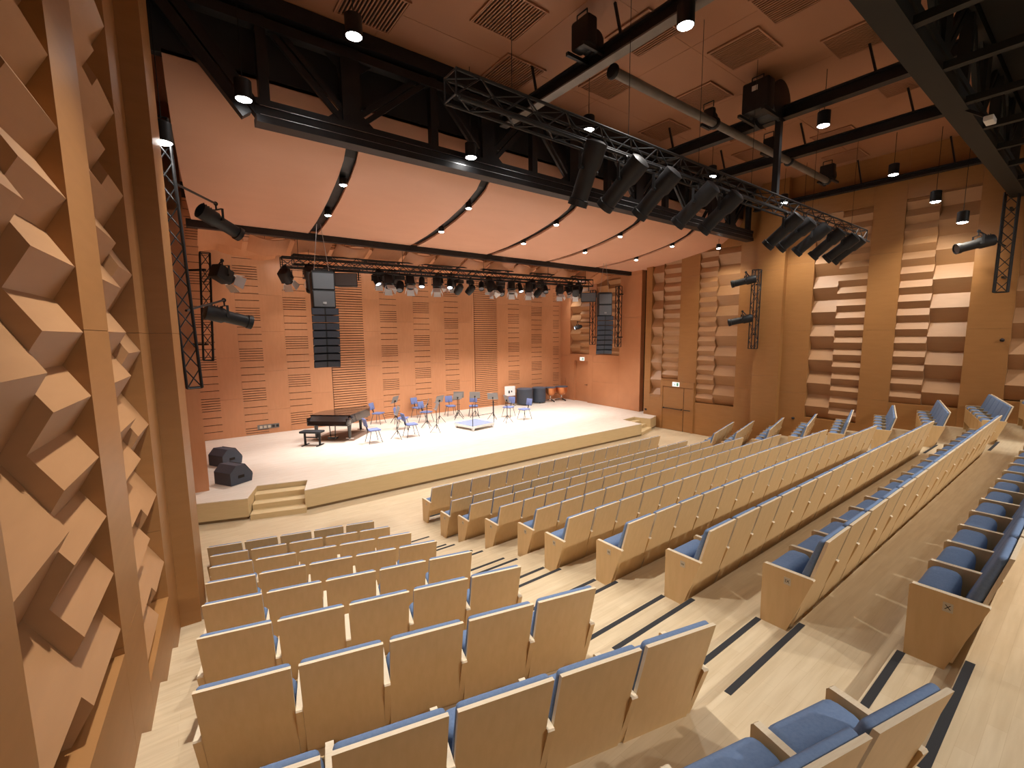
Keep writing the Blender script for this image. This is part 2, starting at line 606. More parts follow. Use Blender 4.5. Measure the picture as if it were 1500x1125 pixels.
stairs((1.225, 12.60), (2.44, 12.25), (1.53, 13.60), (2.72, 13.28))
stairs((16.36, 12.44), (17.70, 12.90), (16.50, 13.60), (17.46, 13.72))

# ------------------------------------------------------------------ back wall of the stage
YW = 20.95
back = MB().box(-0.3, 20.0, YW, YW + 0.3, -0.3, CEIL)
wb = tag(back.build('wall_back', 'slot'), kind='structure')
TOPW = 9.6
cols = [('s', 0.62, 1.37), ('p', 1.37, 2.14), ('s', 2.14, 2.97), ('p', 2.97, 3.82), ('s', 3.82, 4.70), ('p', 4.70, 5.59), ('d', 5.61, 7.09),
        ('p', 7.09, 7.88), ('s', 7.88, 8.70), ('p', 8.70, 9.54), ('s', 9.54, 10.40), ('p', 10.40, 11.23), ('s', 11.23, 12.05),
        ('p', 12.05, 12.86), ('p', 12.863, 13.00), ('d', 13.02, 14.50), ('p', 14.50, 15.25), ('s', 15.25, 16.06), ('p', 16.06, 16.95), ('s', 16.95, 17.76),
        ('p', 17.76, 18.64), ('s', 18.64, 19.15), ('p', 19.15, 19.7)]
share = {}


def board(x0, x1, z0, z1, name, parent, T=0.035):
    key = (round(x1 - x0, 3), round(z1 - z0, 3), name)
    if key not in share:
        hw, hh = (x1 - x0) / 2, (z1 - z0) / 2
        me = MB().box(-hw, hw, -T, 0, -hh, hh).mesh(name)
        me.materials.append(M['stagewall'])
        share[key] = me
    return obj(name, share[key], parent, ((x0 + x1) / 2, YW, (z0 + z1) / 2))


G = 0.024
for ci, (k, x0, x1) in enumerate(cols):
    if k == 'p':
        z = ST
        hs = [1.53, 1.63, 1.46, 1.63, 1.55, 1.19] if ci % 4 == 1 else [0.98, 1.60, 1.60, 1.46, 1.70, 1.65]
        for h in hs:
            z1 = min(z + h, TOPW)
            if z1 - z > 0.1:
                board(x0, x1 - 0.003, z + 0.002, z1 - 0.002, 'wall_panel', wb)
            z = z1
    elif k == 's':
        z = ST
        steps = ([0.30, 0.27, 0.29, 0.27] + [0.095] * 5)
        off = (ci * 3) % 9
        i = 0
        small = MB()
        while z < TOPW - 0.06:
            h = steps[(i + off) % 9]
            z1 = min(z + h, TOPW)
            if h > 0.2:
                board(x0, x1, z + G / 2, z1 - G / 2, 'slat_board', wb)
            else:
                small.box(x0, x1, YW - 0.035, YW, z + G / 2, z1 - G / 2)
            z = z1
            i += 1
        tag(small.build('narrow_slats', 'stagewall', wb), kind='stuff')
    else:
        d = MB()
        z = ST
        while z < TOPW:
            d.box(x0, x1, YW - 0.055, YW, z, z + 0.078)
            z += 0.108
        tag(d.build('slat_screen', 'stagewall', wb), kind='stuff')

# side wall of the stage on the right
def WS(s, d, z):
    return (18.80 + (s - 14.5) * 0.075 - d, s, z)


bk = MB()
wbox(bk, WS, 14.5, 21.2, -0.6, -0.30, ST - 0.4, CEIL)
ws = tag(bk.build('wall_stage_side', 'slot'), kind='structure')


def wpanel(a, b, z0, z1, d0=-0.30, d1=0.0, m='stagewall', name='wall_panel', par=None, W=WS):
    mb = MB()
    wbox(mb, W, a + 0.002, b - 0.002, d0, d1, z0 + 0.002, z1 - 0.002)
    return mb.build(name, m, par or ws)


for z0, z1 in ((ST, 3.30), (3.30, 5.4), (5.4, 7.5), (7.5, CEIL)):
    wpanel(14.5, 15.95, z0, z1)
    wpanel(20.0, 21.2, z0, z1)
wpanel(15.95, 18.0, ST, 1.9)
wpanel(15.95, 18.0, 1.9, 3.0)
wpanel(15.95, 18.0, 3.0, 3.42)
wpanel(18.0, 18.42, ST, 3.42)
wpanel(18.42, 19.6, 3.02, 3.42)
wpanel(19.6, 20.0, ST, 3.42)
wpanel(17.72, 18.30, 3.42, 7.5)
wpanel(15.95, 20.0, 7.5, CEIL)
for (a, m_, b, p1_, p2_) in ((15.95, 16.85, 17.72, 0.42, 0.84), (18.30, 19.1, 20.0, 0.42, 0.80)):
    relief(WS, ws, a, m_, series(3.62, p1_, 10), p1_, 0.12, 3.42, 7.5)
    relief(WS, ws, m_, b, series(3.80, p2_, 5), p2_, 0.225, 3.42, 7.5)
# door at the back of the stage
mb = MB()
wbox(mb, WS, 18.44, 19.58, -0.22, -0.16, ST + 0.005, 3.0)
d2 = tag(mb.build('door_2', 'stagewall'), kind='structure')
mb = MB().tube(WS(18.6, -0.16, 1.62), WS(18.6, -0.08, 1.62), 0.02)
mb.tube(WS(18.6, -0.09, 1.62), WS(18.75, -0.09, 1.62), 0.012)
mb.build('door_handle', 'black', d2)


def exit_sign(W, s, z, label):
    base = Vector(W(s, 0.0, z))
    t = thing('exit_sign', label, 'sign', base, group='exit signs over the doors')
    o0 = base

    def L(a, d, h):
        return Vector(W(a, d, h)) - o0
    mb = MB()
    wbox(mb, lambda a, d, h: L(a, d, h), s - 0.17, s + 0.17, 0.0, 0.05, z - 0.10, z + 0.10)
    mb.build('sign_box', 'exit', t)
    mb = MB()      # arrow and running figure, plain blocks of green
    wbox(mb, lambda a, d, h: L(a, d, h), s + 0.03, s + 0.05, 0.05, 0.053, z - 0.06, z + 0.05)
    wbox(mb, lambda a, d, h: L(a, d, h), s + 0.0, s + 0.08, 0.05, 0.053, z - 0.035, z - 0.02)
    wbox(mb, lambda a, d, h: L(a, d, h), s - 0.14, s - 0.06, 0.05, 0.053, z - 0.07, z + 0.07)
    mb.build('pictogram', 'green', t)


exit_sign(WS, 18.88, 3.14, 'small white exit sign above the stage side door')

# double door in the right-hand wall
d1 = MB()
wbox(d1, WR, 11.78, 12.88, 0.0, 0.035, FL + 0.01, 2.08)
d1o = tag(d1.build('door_1', 'wall'), kind='structure')
mb = MB()
wbox(mb, WR, 11.36, 11.75, 0.0, 0.035, FL + 0.01, 2.08)
mb.build('door_leaf', 'wall', d1o)
mb = MB()
wbox(mb, WR, 12.88, 13.0, 0.0, 0.06, FL, 2.36)
wbox(mb, WR, 11.26, 11.36, 0.0, 0.06, FL, 2.36)
wbox(mb, WR, 11.36, 12.88, 0.0, 0.06, 2.10, 2.36)
mb.build('door_frame', 'wall', d1o)
mb = MB().tube(WR(12.80, 0.09, 1.08), WR(11.82, 0.09, 1.08), 0.018)
mb.tube(WR(11.70, 0.09, 1.08), WR(11.40, 0.09, 1.08), 0.018)
for s_ in (12.8, 11.84):
    mb.tube(WR(s_, 0.03, 1.08), WR(s_, 0.1, 1.08), 0.03)
mb.build('panic_bar', 'black', d1o)
mb = MB()
wbox(mb, WR, 11.752, 11.778, 0.0, 0.03, FL, 2.08)
mb.build('door_gap', 'slot', d1o)
exit_sign(lambda s, d, z: WR(s, d + 0.06, z), 12.16, 2.235, 'small white exit sign over the double door of the side wall')

# ------------------------------------------------------------------ ceilings
c = MB().box(-1.6, 19.6, -6.9, 9.6, CEIL, CEIL + 0.2)
ceil = tag(c.build('ceiling', 'slot'), kind='structure')
yy = [-6.9, -4.4, -1.9, 0.6, 3.1, 5.6, 8.1, 9.6]
xx = [-1.6, 0.95, 3.5, 6.05, 8.6, 11.15, 13.7, 16.25, 19.6]
for i in range(len(xx) - 1):
    for j in range(len(yy) - 1):
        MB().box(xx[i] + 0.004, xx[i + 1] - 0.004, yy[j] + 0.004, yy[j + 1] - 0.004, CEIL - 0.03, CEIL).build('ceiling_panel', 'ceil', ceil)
SHADE_Z = 9.42
tag(MB().box(-1.3, 18.6, -6.6, 0.62, SHADE_Z, SHADE_Z + 0.08).build('ceiling_shade_sheet', 'darkgrey'), kind='structure')  # dark sheet added below the rear ceiling so that it looks unlit
# upper ceiling above the stage
c = MB().box(-1.6, 20.4, 9.6, 21.4, CEIL, CEIL + 0.2)
tag(c.build('ceiling_stage', 'ceil'), kind='structure')
# dark fascia that closes the space above the canopy front
tag(MB().box(-0.5, 19.3, 9.45, 9.60, 8.98, CEIL).build('ceiling_fascia', 'darkgrey'), kind='structure')

prof = [(9.45, 8.98), (9.70, 8.60), (10.24, 8.24), (10.75, 8.09), (11.2, 8.00), (12.03, 7.87), (12.9, 7.78), (13.65, 7.72), (14.5, 7.69), (15.27, 7.68)]
can = thing('ceiling_canopy', 'curved wooden sound canopy of six panels with dark light slots over the stage', None, (0, 0, 0))
tag(can, kind='structure')
slots = [3.75, 7.05, 10.23, 13.25, 16.35]
SH = 0.078


def cx(xb, y):
    return xb + SH * (y - 15.27)


edges = [0.72] + slots + [19.6]
for i in range(6):
    mb = MB()
    x0 = edges[i] + (0.13 if i else 0)
    x1 = edges[i + 1] - (0.13 if i < 5 else 0)
    n = 2
    vs_, fs = [], []
    for (y, z) in prof:
        for dz in (0.0, 0.06):
            vs_ += [(cx(x0, y), y, z + dz), (cx(x1, y), y, z + dz)]
    for k in range(len(prof) - 1):
        a = 4 * k
        fs += [(a, a + 1, a + 5, a + 4), (a + 2, a + 6, a + 7, a + 3), (a, a + 4, a + 6, a + 2), (a + 1, a + 3, a + 7, a + 5)]
    mb.add(vs_, fs, 0, False)
    a = 4 * (len(prof) - 1)
    mb.add([], [], 0)
    mb.f += [(0, 2, 3, 1), (a, a + 1, a + 3, a + 2)]
    mb.m += [0, 0]
    mb.sm += [False, False]
    for q in range(len(mb.sm)):
        mb.sm[q] = (q % 4 in (0, 1)) and q < len(fs)
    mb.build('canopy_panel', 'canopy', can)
for xb in slots:
    mb = MB()
    vs_, fs = [], []
    for (y, z) in prof:
        vs_ += [(cx(xb - 0.16, y), y, z + 0.09), (cx(xb + 0.16, y), y, z + 0.09)]
    for k in range(len(prof) - 1):
        fs.append((2 * k, 2 * k + 1, 2 * k + 3, 2 * k + 2))
    mb.add(vs_, fs)
    mb.build('slot_tray', 'black', can)
MB().box(0.6, 19.3, 15.20, 15.42, 7.50, 7.70).build('edge_beam', 'black', can)
MB().box(-0.35, 0.02, 8.75, 13.9, 6.9, 9.6).build('side_gap', 'black', can)

# small wavy reflectors between the canopy and the back wall
for row, (yr, zr, n, off) in enumerate(((16.45, 7.44, 14, 0.0), (17.7, 7.54, 14, 0.6), (19.2, 7.68, 14, 0.15))):
    for i in range(n):
        x0 = 0.8 + off + i * 1.27
        if x0 > 17.4:
            continue
        t = thing('wavy_reflector', 'curved sound reflector, %s from the piano side in the %s' % (ORD[i], ('row next to the canopy', 'middle row', 'row next to the back wall')[row]), 'reflector',
                  (x0 + 0.65, yr, zr), (0, 0, 0), 'wavy reflectors above the back of the stage')
        sg = 1 if (i + row) % 2 else -1
        mb = MB()
        vs_, fs = [], []
        for k in range(9):
            u = -0.56 + 1.12 * k / 8
            zz_ = sg * 0.12 * math.cos(u / 0.56 * math.pi / 2) * -1
            for dz in (0, 0.02):
                vs_ += [(u, -0.45, zz_ + dz + 0.18), (u, 0.45, zz_ + dz - 0.16)]
        for k in range(8):
            a = 4 * k
            fs += [(a, a + 1, a + 5, a + 4), (a + 2, a + 6, a + 7, a + 3), (a, a + 4, a + 6, a + 2), (a + 1, a + 3, a + 7, a + 5)]
        mb.add(vs_, fs, 0, True)
        mb.build('curved_panel', 'stagewall', t)
        MB().tube((-0.5, 0, 0.05), (-0.5, 0, CEIL - zr - 0.01), 0.006, 5).tube((0.5, 0, 0.05), (0.5, 0, CEIL - zr - 0.01), 0.006, 5).build('suspension_wire', 'cable', t)

# ------------------------------------------------------------------ seats
def seat_parts(wd, row1=False):
    """local frame: origin below the top edge of the back, +y to the stage, z = 0 on the half-step level"""
    P = {}
    hw = wd / 2 - 0.022
    lean = 0.265
    zb = 0.05 if not row1 else 0.20
    t = 0.026
    mb = MB()

    def yb(z):
        return (0.935 - z) * lean
    poly = [(yb(0.935), 0.935), (yb(zb), zb), (yb(zb) + t, zb), (yb(0.935) + t, 0.935)]
    mb.prism(poly, lambda u, v, s: (s, u, v), -hw, hw)
    # faces 0,1 are the ends; 5 is the top
    mb.m[0] = mb.m[1] = 1
    mb.m[-1] = 1
    P['back_panel'] = (mb.mesh('back_panel'), ['seatwood', 'seatedge'])
    mb = MB()
    ang = math.atan(lean)
    R = Matrix.Rotation(ang, 3, 'X')
    Lz = 0.60
    mb.rbox(-hw + 0.004, hw - 0.004, 0.0, 0.085, -Lz, 0.0, 0.030, 3, 0)
    for i, v in enumerate(mb.v):          # thin at the head, fuller at the lumbar
        k = 0.58 + 0.42 * min(1.0, -v[2] / 0.35)
        mb.v[i] = tuple(R @ Vector((v[0], v[1] * k, v[2])) + Vector((0, 0.027, 0.925)))
    P['back_cushion'] = (mb.mesh('back_cushion'), ['fabric'])
    mb = MB()
    mb.rbox(-hw + 0.008, hw - 0.008, 0.285, 0.492, 0.10, 0.560, 0.065, 4, 0)
    P['seat_cushion'] = (mb.mesh('seat_cushion'), ['fabric'])
    mb = MB().rbox(-hw + 0.006, hw - 0.006, 0.488, 0.503, 0.09, 0.49, 0.005, 1, 0)
    P['seat_pan'] = (mb.mesh('seat_pan'), ['seatwood'])
    mb = MB()
    zl = -0.134 if not row1 else 0.0
    poly = [(0.505, 0.555), (0.49, 0.57), (0.085, 0.57), (0.078, 0.56), (0.27, 0.0), (0.275, zl), (0.50, zl), (0.50, 0.0)]
    mb.prism(poly[::-1], lambda u, v, s: (s, u, v), -0.021, 0.021)
    n = len(poly)
    for i, f in enumerate(mb.f):
        z = [mb.v[q][2] for q in f]
        if min(z) > 0.54:
            mb.m[i] = 1
    mb.m[0] = mb.m[1] = 0
    P['side_panel'] = (mb.mesh('side_panel'), ['seatwood', 'seatedge'])
    for me, ms in P.values():
        for m in ms:
            me.materials.append(M[m])
    return P


SEAT = {}
for key, wd, r1 in (('c', 0.564, False), ('s', 0.557, False), ('f', 0.556, True)):
    SEAT[key] = (seat_parts(wd, r1), wd)
plate_me = MB().box(-0.002, 0.002, -0.028, 0.028, -0.034, 0.034).mesh('number_plate')
plate_me.materials.append(M['plate'])


def add_seat(key, loc, rot, label, group, left_end, right_end, plate=None):
    P, wd = SEAT[key]
    t = thing('theatre_seat', label, 'seat', loc, (0, 0, rot), group)
    for nm in ('back_panel', 'back_cushion', 'seat_cushion', 'seat_pan'):
        obj(nm, P[nm][0], t)
    obj('side_panel', P['side_panel'][0], t, (wd / 2, 0, 0))
    if left_end:
        sp = obj('side_panel', P['side_panel'][0], t, (-wd / 2, 0, 0))
        if plate:
            pl = obj('number_plate', plate_me, sp, (-0.0225, 0.285, 0.475))
            tm = text_mesh(plate, (0.05, 0.042, 0.034, 0.027)[len(plate) - 1])
            obj('row_numeral', tm, pl, (-0.0025, 0, 0), (math.pi / 2, 0, -math.pi / 2))
    return t


for r in range(1, 11):
    n = 16 if r <= 5 else 17
    key = 'f' if r == 1 else 'c'
    wd = SEAT[key][1]
    xl = XC - n * wd / 2
    if r == 1:
        xl = 4.615
    for i in range(n):
        add_seat(key, (xl + (i + 0.5) * wd, row_y(r), half_z(r) if r > 1 else FL), 0.0,
                 'folding seat, row %s of the centre block, %s from the piano-side aisle' % (ROMAN[r], ORD[i]),
                 'folding seats of the centre block', i == 0, True, ROMAN[r])
for r in range(2, 11):
    wd = SEAT['s'][1]
    n = 5
    a = math.radians(-14.2)
    for i in range(n):
        k = i + 0.5
        x = XL[r] - k * wd * math.cos(a)
        y = row_y(r) - k * wd * math.sin(a)
        add_seat('s', (x, y, half_z(r)), a,
                 'folding seat, row %s of the block by the piano-side relief wall, %s from its aisle' % (ROMAN[r], ORD[i]),
                 'folding seats of the block by the near relief wall', i == n - 1, True)
    for i in range(5):
        k = i + 0.5
        x = 2 * XC - XL[r] + k * wd * math.cos(a)
        y = row_y(r) - k * wd * math.sin(a)
        add_seat('s', (x, y, half_z(r)), -a,
                 'folding seat, row %s of the block by the double-door wall, %s from its aisle' % (ROMAN[r], ORD[i]),
                 'folding seats of the block by the double-door wall', i == 0, True)

# ------------------------------------------------------------------ downlights
def downlight_parts(r, h):
    a = MB().lathe([(r * 0.75, 0.0), (r, -0.02), (r, -h), (r * 0.93, -h), (r * 0.9, -h + 0.02)], (0, 0, 0), 18).mesh('lamp_housing')
    a.materials.append(M['black'])
    b = MB().lathe([(r * 0.9, -h + 0.015), (r * 0.86, -h - 0.005), (r * 0.6, -h - 0.02), (0.01, -h - 0.026)], (0, 0, 0), 18).mesh('lamp_lens')
    b.materials.append(M['lens'])
    return a, b


bell_a = MB().lathe([(0.04, 0.0), (0.075, -0.02), (0.09, -0.12), (0.13, -0.2), (0.19, -0.3), (0.175, -0.3), (0.12, -0.22)], (0, 0, 0), 18).mesh('lamp_housing')
bell_a.materials.append(M['black'])
bell_b = MB().lathe([(0.17, -0.285), (0.16, -0.30), (0.1, -0.32), (0.01, -0.33)], (0, 0, 0), 18).mesh('lamp_lens')
bell_b.materials.append(M['lens'])
DL = {'bell': (bell_a, bell_b), 'house': downlight_parts(0.125, 0.30), 'slot': downlight_parts(0.085, 0.16)}


def downlight(kind, loc, label, group, cable, watts, target=None, angle=100, col=(1.0, 0.95, 0.88)):
    a, b = DL[kind]
    h = 0.16 if kind == 'slot' else 0.30
    t = thing('downlight', label, 'lamp', (loc[0], loc[1], loc[2] + h), group=group)
    obj('lamp_housing', a, t)
    obj('lamp_lens', b, t)
    if cable > 0.02:
        MB().tube((0, 0, 0), (0, 0, cable), 0.007, 5).build('lamp_cable', 'cable', t)
    l = spot('downlight_beam', (loc[0], loc[1], loc[2] - 0.045), target or (loc[0], loc[1], 0), watts, angle, 0.7, col, r=0.09)
    return t


for HN, (x, y) in enumerate(((2.55, 7.3), (7.65, 7.42), (12.67, 7.44), (17.2, 7.4), (1.2, 4.25), (6.32, 4.22), (11.6, 4.28), (16.74, 4.3),
               (1.6, -0.2), (7.0, -0.2), (12.0, -0.2), (17.0, -0.2), (3.5, -3.0), (9.0, -3.0), (14.5, -3.0))):
    downlight('house', (x, y, 8.98), 'black hanging downlight, %s from the piano-side wall in the row %s' % (ORD[{7: 0, 4: 4, -1: 8, -3: 12}[math.floor(y)] * -1 + HN], {7: 'next to the canopy bridge', 4: 'over the middle seat rows', -1: 'over the last seat rows', -3: 'behind the twin-chord bridge'}[math.floor(y)]), 'house ceiling downlights', (CEIL - 0.035 if y > 2 else SHADE_Z) - 8.98 - 0.30, HOUSE_W * (1.0 if y > 2 else 0.45) * (3.4 if x < 1.3 else 1.3 if x < 2.6 and y > 2 else 0.55 if x < 2 else 1.0), None, 74 if x < 1.3 else 94)
# added lamps above the last row, put in to brighten the seat backs
for k, x in enumerate((4.2, 7.2, 10.2, 13.2, 16.2)):
    downlight('house', (x, -5.6, 8.6), 'added fill lamp above the last row, %s from the piano-side wall' % ORD[k], 'added fill lamps above the last row', SHADE_Z - 8.6 - 0.30,
              HOUSE_W * 3.0, (x + 0.6, 3.6, 0.9), 78)
for k, (X, Y, Z) in enumerate(((17.3, 3.44, 8.14), (17.3, 2.84, 7.47), (17.3, 9.75, 7.84), (17.2, 6.75, 8.1))):
    downlight('slot' if k == 2 else 'house', (X, Y, Z), ('downlight washing the tall relief niche nearest the last row', 'lowest downlight beside the relief niche next to the last row',
              'small downlight under the canopy end over the relief niche', 'downlight washing the relief niche behind the middle rows')[k], 'wall washing downlights', CEIL - Z - (0.16 if k == 2 else 0.30) - 0.035 if k != 2 else 0.2,
              WASH_W * 1.6, (X + 1.0, Y + 0.2, 5.0), 110, (1.0, 0.9, 0.72))


def on_prof(y):
    for (y0, z0), (y1, z1) in zip(prof, prof[1:]):
        if y0 <= y <= y1:
            return z0 + (z1 - z0) * (y - y0) / (y1 - y0)
    return prof[-1][1]


for k, xb in enumerate(slots):
    for j, y in enumerate((10.95, 12.80)):
        x = cx(xb, y)
        downlight('slot', (x, y, on_prof(y) - 0.09), '%s of the two downlights in the %s canopy slot from the piano side' % (('front', 'rear')[j], ORD[k]),
                  'downlights in the canopy slots', 0.0, CANOPY_W)
for k, (q, Y) in enumerate((((357, 146), 8.72), ((690, 231), 8.72), ((239, 209), 8.9))):
    p = py(*q, Y)
    downlight('house', (p.x, p.y, p.z), ('downlight on the end brace of the stage-side lighting bridge', 'downlight on the bottom chord of the stage-side lighting bridge',
              'downlight at the head of the tall pilaster')[k], 'downlights on the lighting bridge', CEIL - 0.035 - p.z - 0.30, HOUSE_W * (0.8, 0.8, 0.12)[k])
# bell downlights under the wavy reflectors
for k, q in enumerate(((350, 322), (419, 377), (444, 372), (520, 374), (563, 382), (641, 393), (717, 400), (776, 405), (831, 411))):
    p = py(q[0], q[1], 19.75)
    downlight('bell', (p.x, p.y, p.z), 'bell shaped downlight below the wavy reflectors, %s from the piano side' % ORD[k], 'bell downlights below the wavy reflectors', CEIL - p.z - 0.31, STAGE_W * 0.30, None, 70, (1.0, 0.95, 0.9))

# ------------------------------------------------------------------ lighting bridges
def bridge(name, label, y, depth, posts, m, z0=8.11, ztop=CEIL - 0.03, left=1.45):
    t = thing(name, label, 'steel bridge', (9.2, y, z0))
    O = Vector((9.2, y, z0))

    def B(p0, p1, w_, h_, nm, mm=m):
        return MB().bar(Vector(p0) - O, Vector(p1) - O, w_, h_).build(nm, mm, t)
    for dy in ((0,) if depth == 0 else (0, -depth)):
        B((left, y + dy, z0 + 0.06), (18.4, y + dy, z0 + 0.06), 0.30, 0.12, 'bottom_chord')
        B((left, y + dy, z0 + 0.20), (18.4, y + dy, z0 + 0.20), 0.22, 0.12, 'bottom_chord')
        B((left, y + dy, z0 + 0.33), (18.4, y + dy, z0 + 0.33), 0.26, 0.10, 'bottom_chord')
        B((-0.05, y + dy, ztop - 0.14), (18.35, y + dy, ztop - 0.14), 0.34, 0.26, 'top_chord')
        B((-0.05, y + dy, ztop - 0.42), (18.35, y + dy, ztop - 0.42), 0.20, 0.16, 'top_chord')
        for i, x in enumerate(posts):
            ww = 0.34 if i % 2 else 0.16
            B((x, y + dy, z0 + 0.36), (x, y + dy, ztop - 0.3), ww, 0.16, 'bridge_post')
            if i % 2:
                # gusset plates in the corners
                for sx in (-1, 1):
                    for zc, dz in ((z0 + 0.37, 1), (ztop - 0.45, -1)):
                        mb = MB()
                        pl = [(x + sx * 0.15, zc), (x + sx * (0.15 + 0.34), zc), (x + sx * 0.22, zc + dz * 0.22), (x + sx * 0.15, zc + dz * 0.5)]
                        mb.prism(pl, lambda u, v, s: (u - O.x, s - O.y, v - O.z), y + dy - 0.02, y + dy + 0.02)
                        mb.build('gusset_plate', m, t)
        for i in range(len(posts) - 1):
            a, b = posts[i], posts[i + 1]
            if i % 2 == 0:
                a, b = b, a
            for k in (-0.10, 0.10):
                B((a + k, y + dy, z0 + 0.36), (b + k - (b - a) * 0.12, y + dy, ztop - 0.40), 0.07, 0.09, 'bridge_brace')
        for k in (-0.13, 0.13):
            B((left + k, y + dy, z0 + 0.1), (0.15 + k, y + dy, ztop - 0.25), 0.16, 0.17, 'bridge_brace')
    return t, B


posts1 = [1.60, 3.05, 4.75, 6.10, 7.45, 8.8, 10.15, 11.5, 12.85, 14.2, 15.55, 16.9, 18.2]
b1, B1 = bridge('lighting_bridge', 'black steel lattice bridge across the hall at the canopy front', 9.1, 0, posts1, 'black')
for dz in (0.12, 0.26):
    B1((1.5, 8.945, 8.11 + dz), (18.3, 8.945, 8.11 + dz), 0.006, 0.006, 'bright_rail', 'silver')
b2, B2 = bridge('lighting_bridge', 'dark steel bridge with twin chords above the last rows', 1.95, 1.15, [1.6 + 1.52 * i for i in range(11)], 'olive', left=0.2)
for i in range(12):
    x = 1.2 + 1.52 * i
    B2((x, 0.8, 8.17), (x, 1.95, 8.17), 0.12, 0.10, 'cross_member')
B2((0.3, 1.37, 9.72), (18.4, 1.37, 9.72), 0.9, 0.03, 'walkway_deck')
t = thing('emergency_light', 'small white light box on the dark bridge above the last rows', 'lamp', py(1450, 176, 1.55))
MB().rbox(-0.14, 0.14, -0.06, 0.06, -0.04, 0.04, 0.012, 2).build('light_box', 'white', t)
q = t.location
MB().bar((0, 0.0, 0.03), (0, 1.86 - q.y, 8.14 - q.z), 0.04, 0.04).build('box_bracket', 'black', t)

# beams that run towards the stage
def ibeam(x, y0, y1, z, label, h=0.26, wd=0.2):
    t = thing('ceiling_beam', label, 'beam', (x, (y0 + y1) / 2, z), group='black beams below the house ceiling')
    L = (y1 - y0) / 2
    MB().box(-wd / 2, wd / 2, -L, L, -h / 2, -h / 2 + 0.03).build('bottom_flange', 'pipe' if x < 7 else 'black', t)
    MB().box(-wd / 2, wd / 2, -L, L, h / 2 - 0.03, h / 2).build('top_flange', 'black', t)
    MB().box(-0.02, 0.02, -L, L, -h / 2 + 0.03, h / 2 - 0.03).build('beam_web', 'black', t)
    for k in range(3):
        yk = -L + (0.7 + k * 1.3) * L / 2
        MB().bar((0, yk, h / 2), (0, yk + 0.15, CEIL - z - 0.04), 0.04, 0.04).build('hanger_rod', 'black', t)
    return t


ibeam(6.45, 2.1, 8.95, 9.38, 'grey-flanged steel beam carrying the pipe end at the piano side')
ibeam(11.24, 2.1, 8.95, 9.38, 'black steel beam beneath the large hoist')
ibeam(13.9, 2.1, 8.95, 9.38, 'black steel beam between the hoist beam and the wall-side beam')
ibeam(18.32, 2.1, 8.95, 9.26, 'black steel beam along the top of the double-door wall', 0.16)
t = thing('steel_pipe', 'grey steel pipe slung between the ceiling beams', 'pipe', (11.6, 5.92, 9.22))
MB().tube((-4.9, 0, 0), (5.0, 0, 0), 0.085, 14).build('pipe_tube', 'pipe', t)
for x in (-4.9, -1.5, 2.3, 5.0):
    MB().lathe([(0.11, -0.04), (0.13, -0.02), (0.13, 0.02), (0.11, 0.04)], (x, 0, 0), 14, axis=(1, 0, 0)).build('pipe_collar', 'black', t)


def hoist(loc, s, label, drum):
    t = thing('chain_hoist', label, 'hoist', loc, group='hoists on the ceiling beams')
    MB().rbox(-0.16 * s, 0.16 * s, -0.28 * s, 0.28 * s, 0, 0.62 * s, 0.04, 2).build('motor_body', 'black', t)
    MB().lathe([(0.16 * s, -0.22 * s), (0.2 * s, -0.2 * s), (0.2 * s, 0.2 * s), (0.16 * s, 0.22 * s)], (0.25 * s, 0, 0.22 * s), 16, axis=(0, 1, 0)).build('chain_drum', 'black', t)
    MB().tube((-0.05, 0.12, 0.6 * s), (-0.05, 0.12, 0.6 * s + 0.12), 0.012, 6).tube((-0.05, -0.12, 0.6 * s), (-0.05, -0.12, 0.6 * s + 0.12), 0.012, 6).tube((-0.05, -0.12, 0.6 * s + 0.12), (-0.05, 0.12, 0.6 * s + 0.12), 0.012, 6).build('lifting_handle', 'black', t)
    MB().bar((-0.3 * s, -0.25 * s, -0.06), (0.5 * s, -0.25 * s, -0.06), 0.06, 0.06).build('mounting_rail', 'black', t)
    MB().bar((-0.3 * s, 0.25 * s, -0.06), (0.5 * s, 0.25 * s, -0.06), 0.06, 0.06).build('mounting_rail', 'black', t)
    if drum:
        MB().lathe([(0.3, -0.28), (0.42, -0.26), (0.42, -0.2), (0.34, -0.18), (0.34, 0.18), (0.42, 0.2), (0.42, 0.26), (0.3, 0.28)], (0.55, 0, 0.3), 22, axis=(0, 1, 0)).build('cable_drum', 'black', t)
        MB().box(-0.17 * s, -0.165 * s, -0.06, 0.06, 0.40, 0.50).build('type_plate', 'white', t)
    return t


hoist((6.15, 6.1, 9.48), 0.75, 'small hoist block standing on the grey-flanged beam', False)
hoist((10.55, 5.2, 9.30), 1.0, 'large hoist with cable drum under the house ceiling', True)
hoist((10.1, 6.05, 9.30), 0.45, 'compact clamp hoist on the pipe beside the large hoist', False)
hoist((12.9, 6.0, 9.30), 0.5, 'compact clamp hoist on the pipe at the middle beam', False)
hoist((16.62, 5.92, 9.25), 0.7, 'hoist at the pipe end by the double-door wall', False)

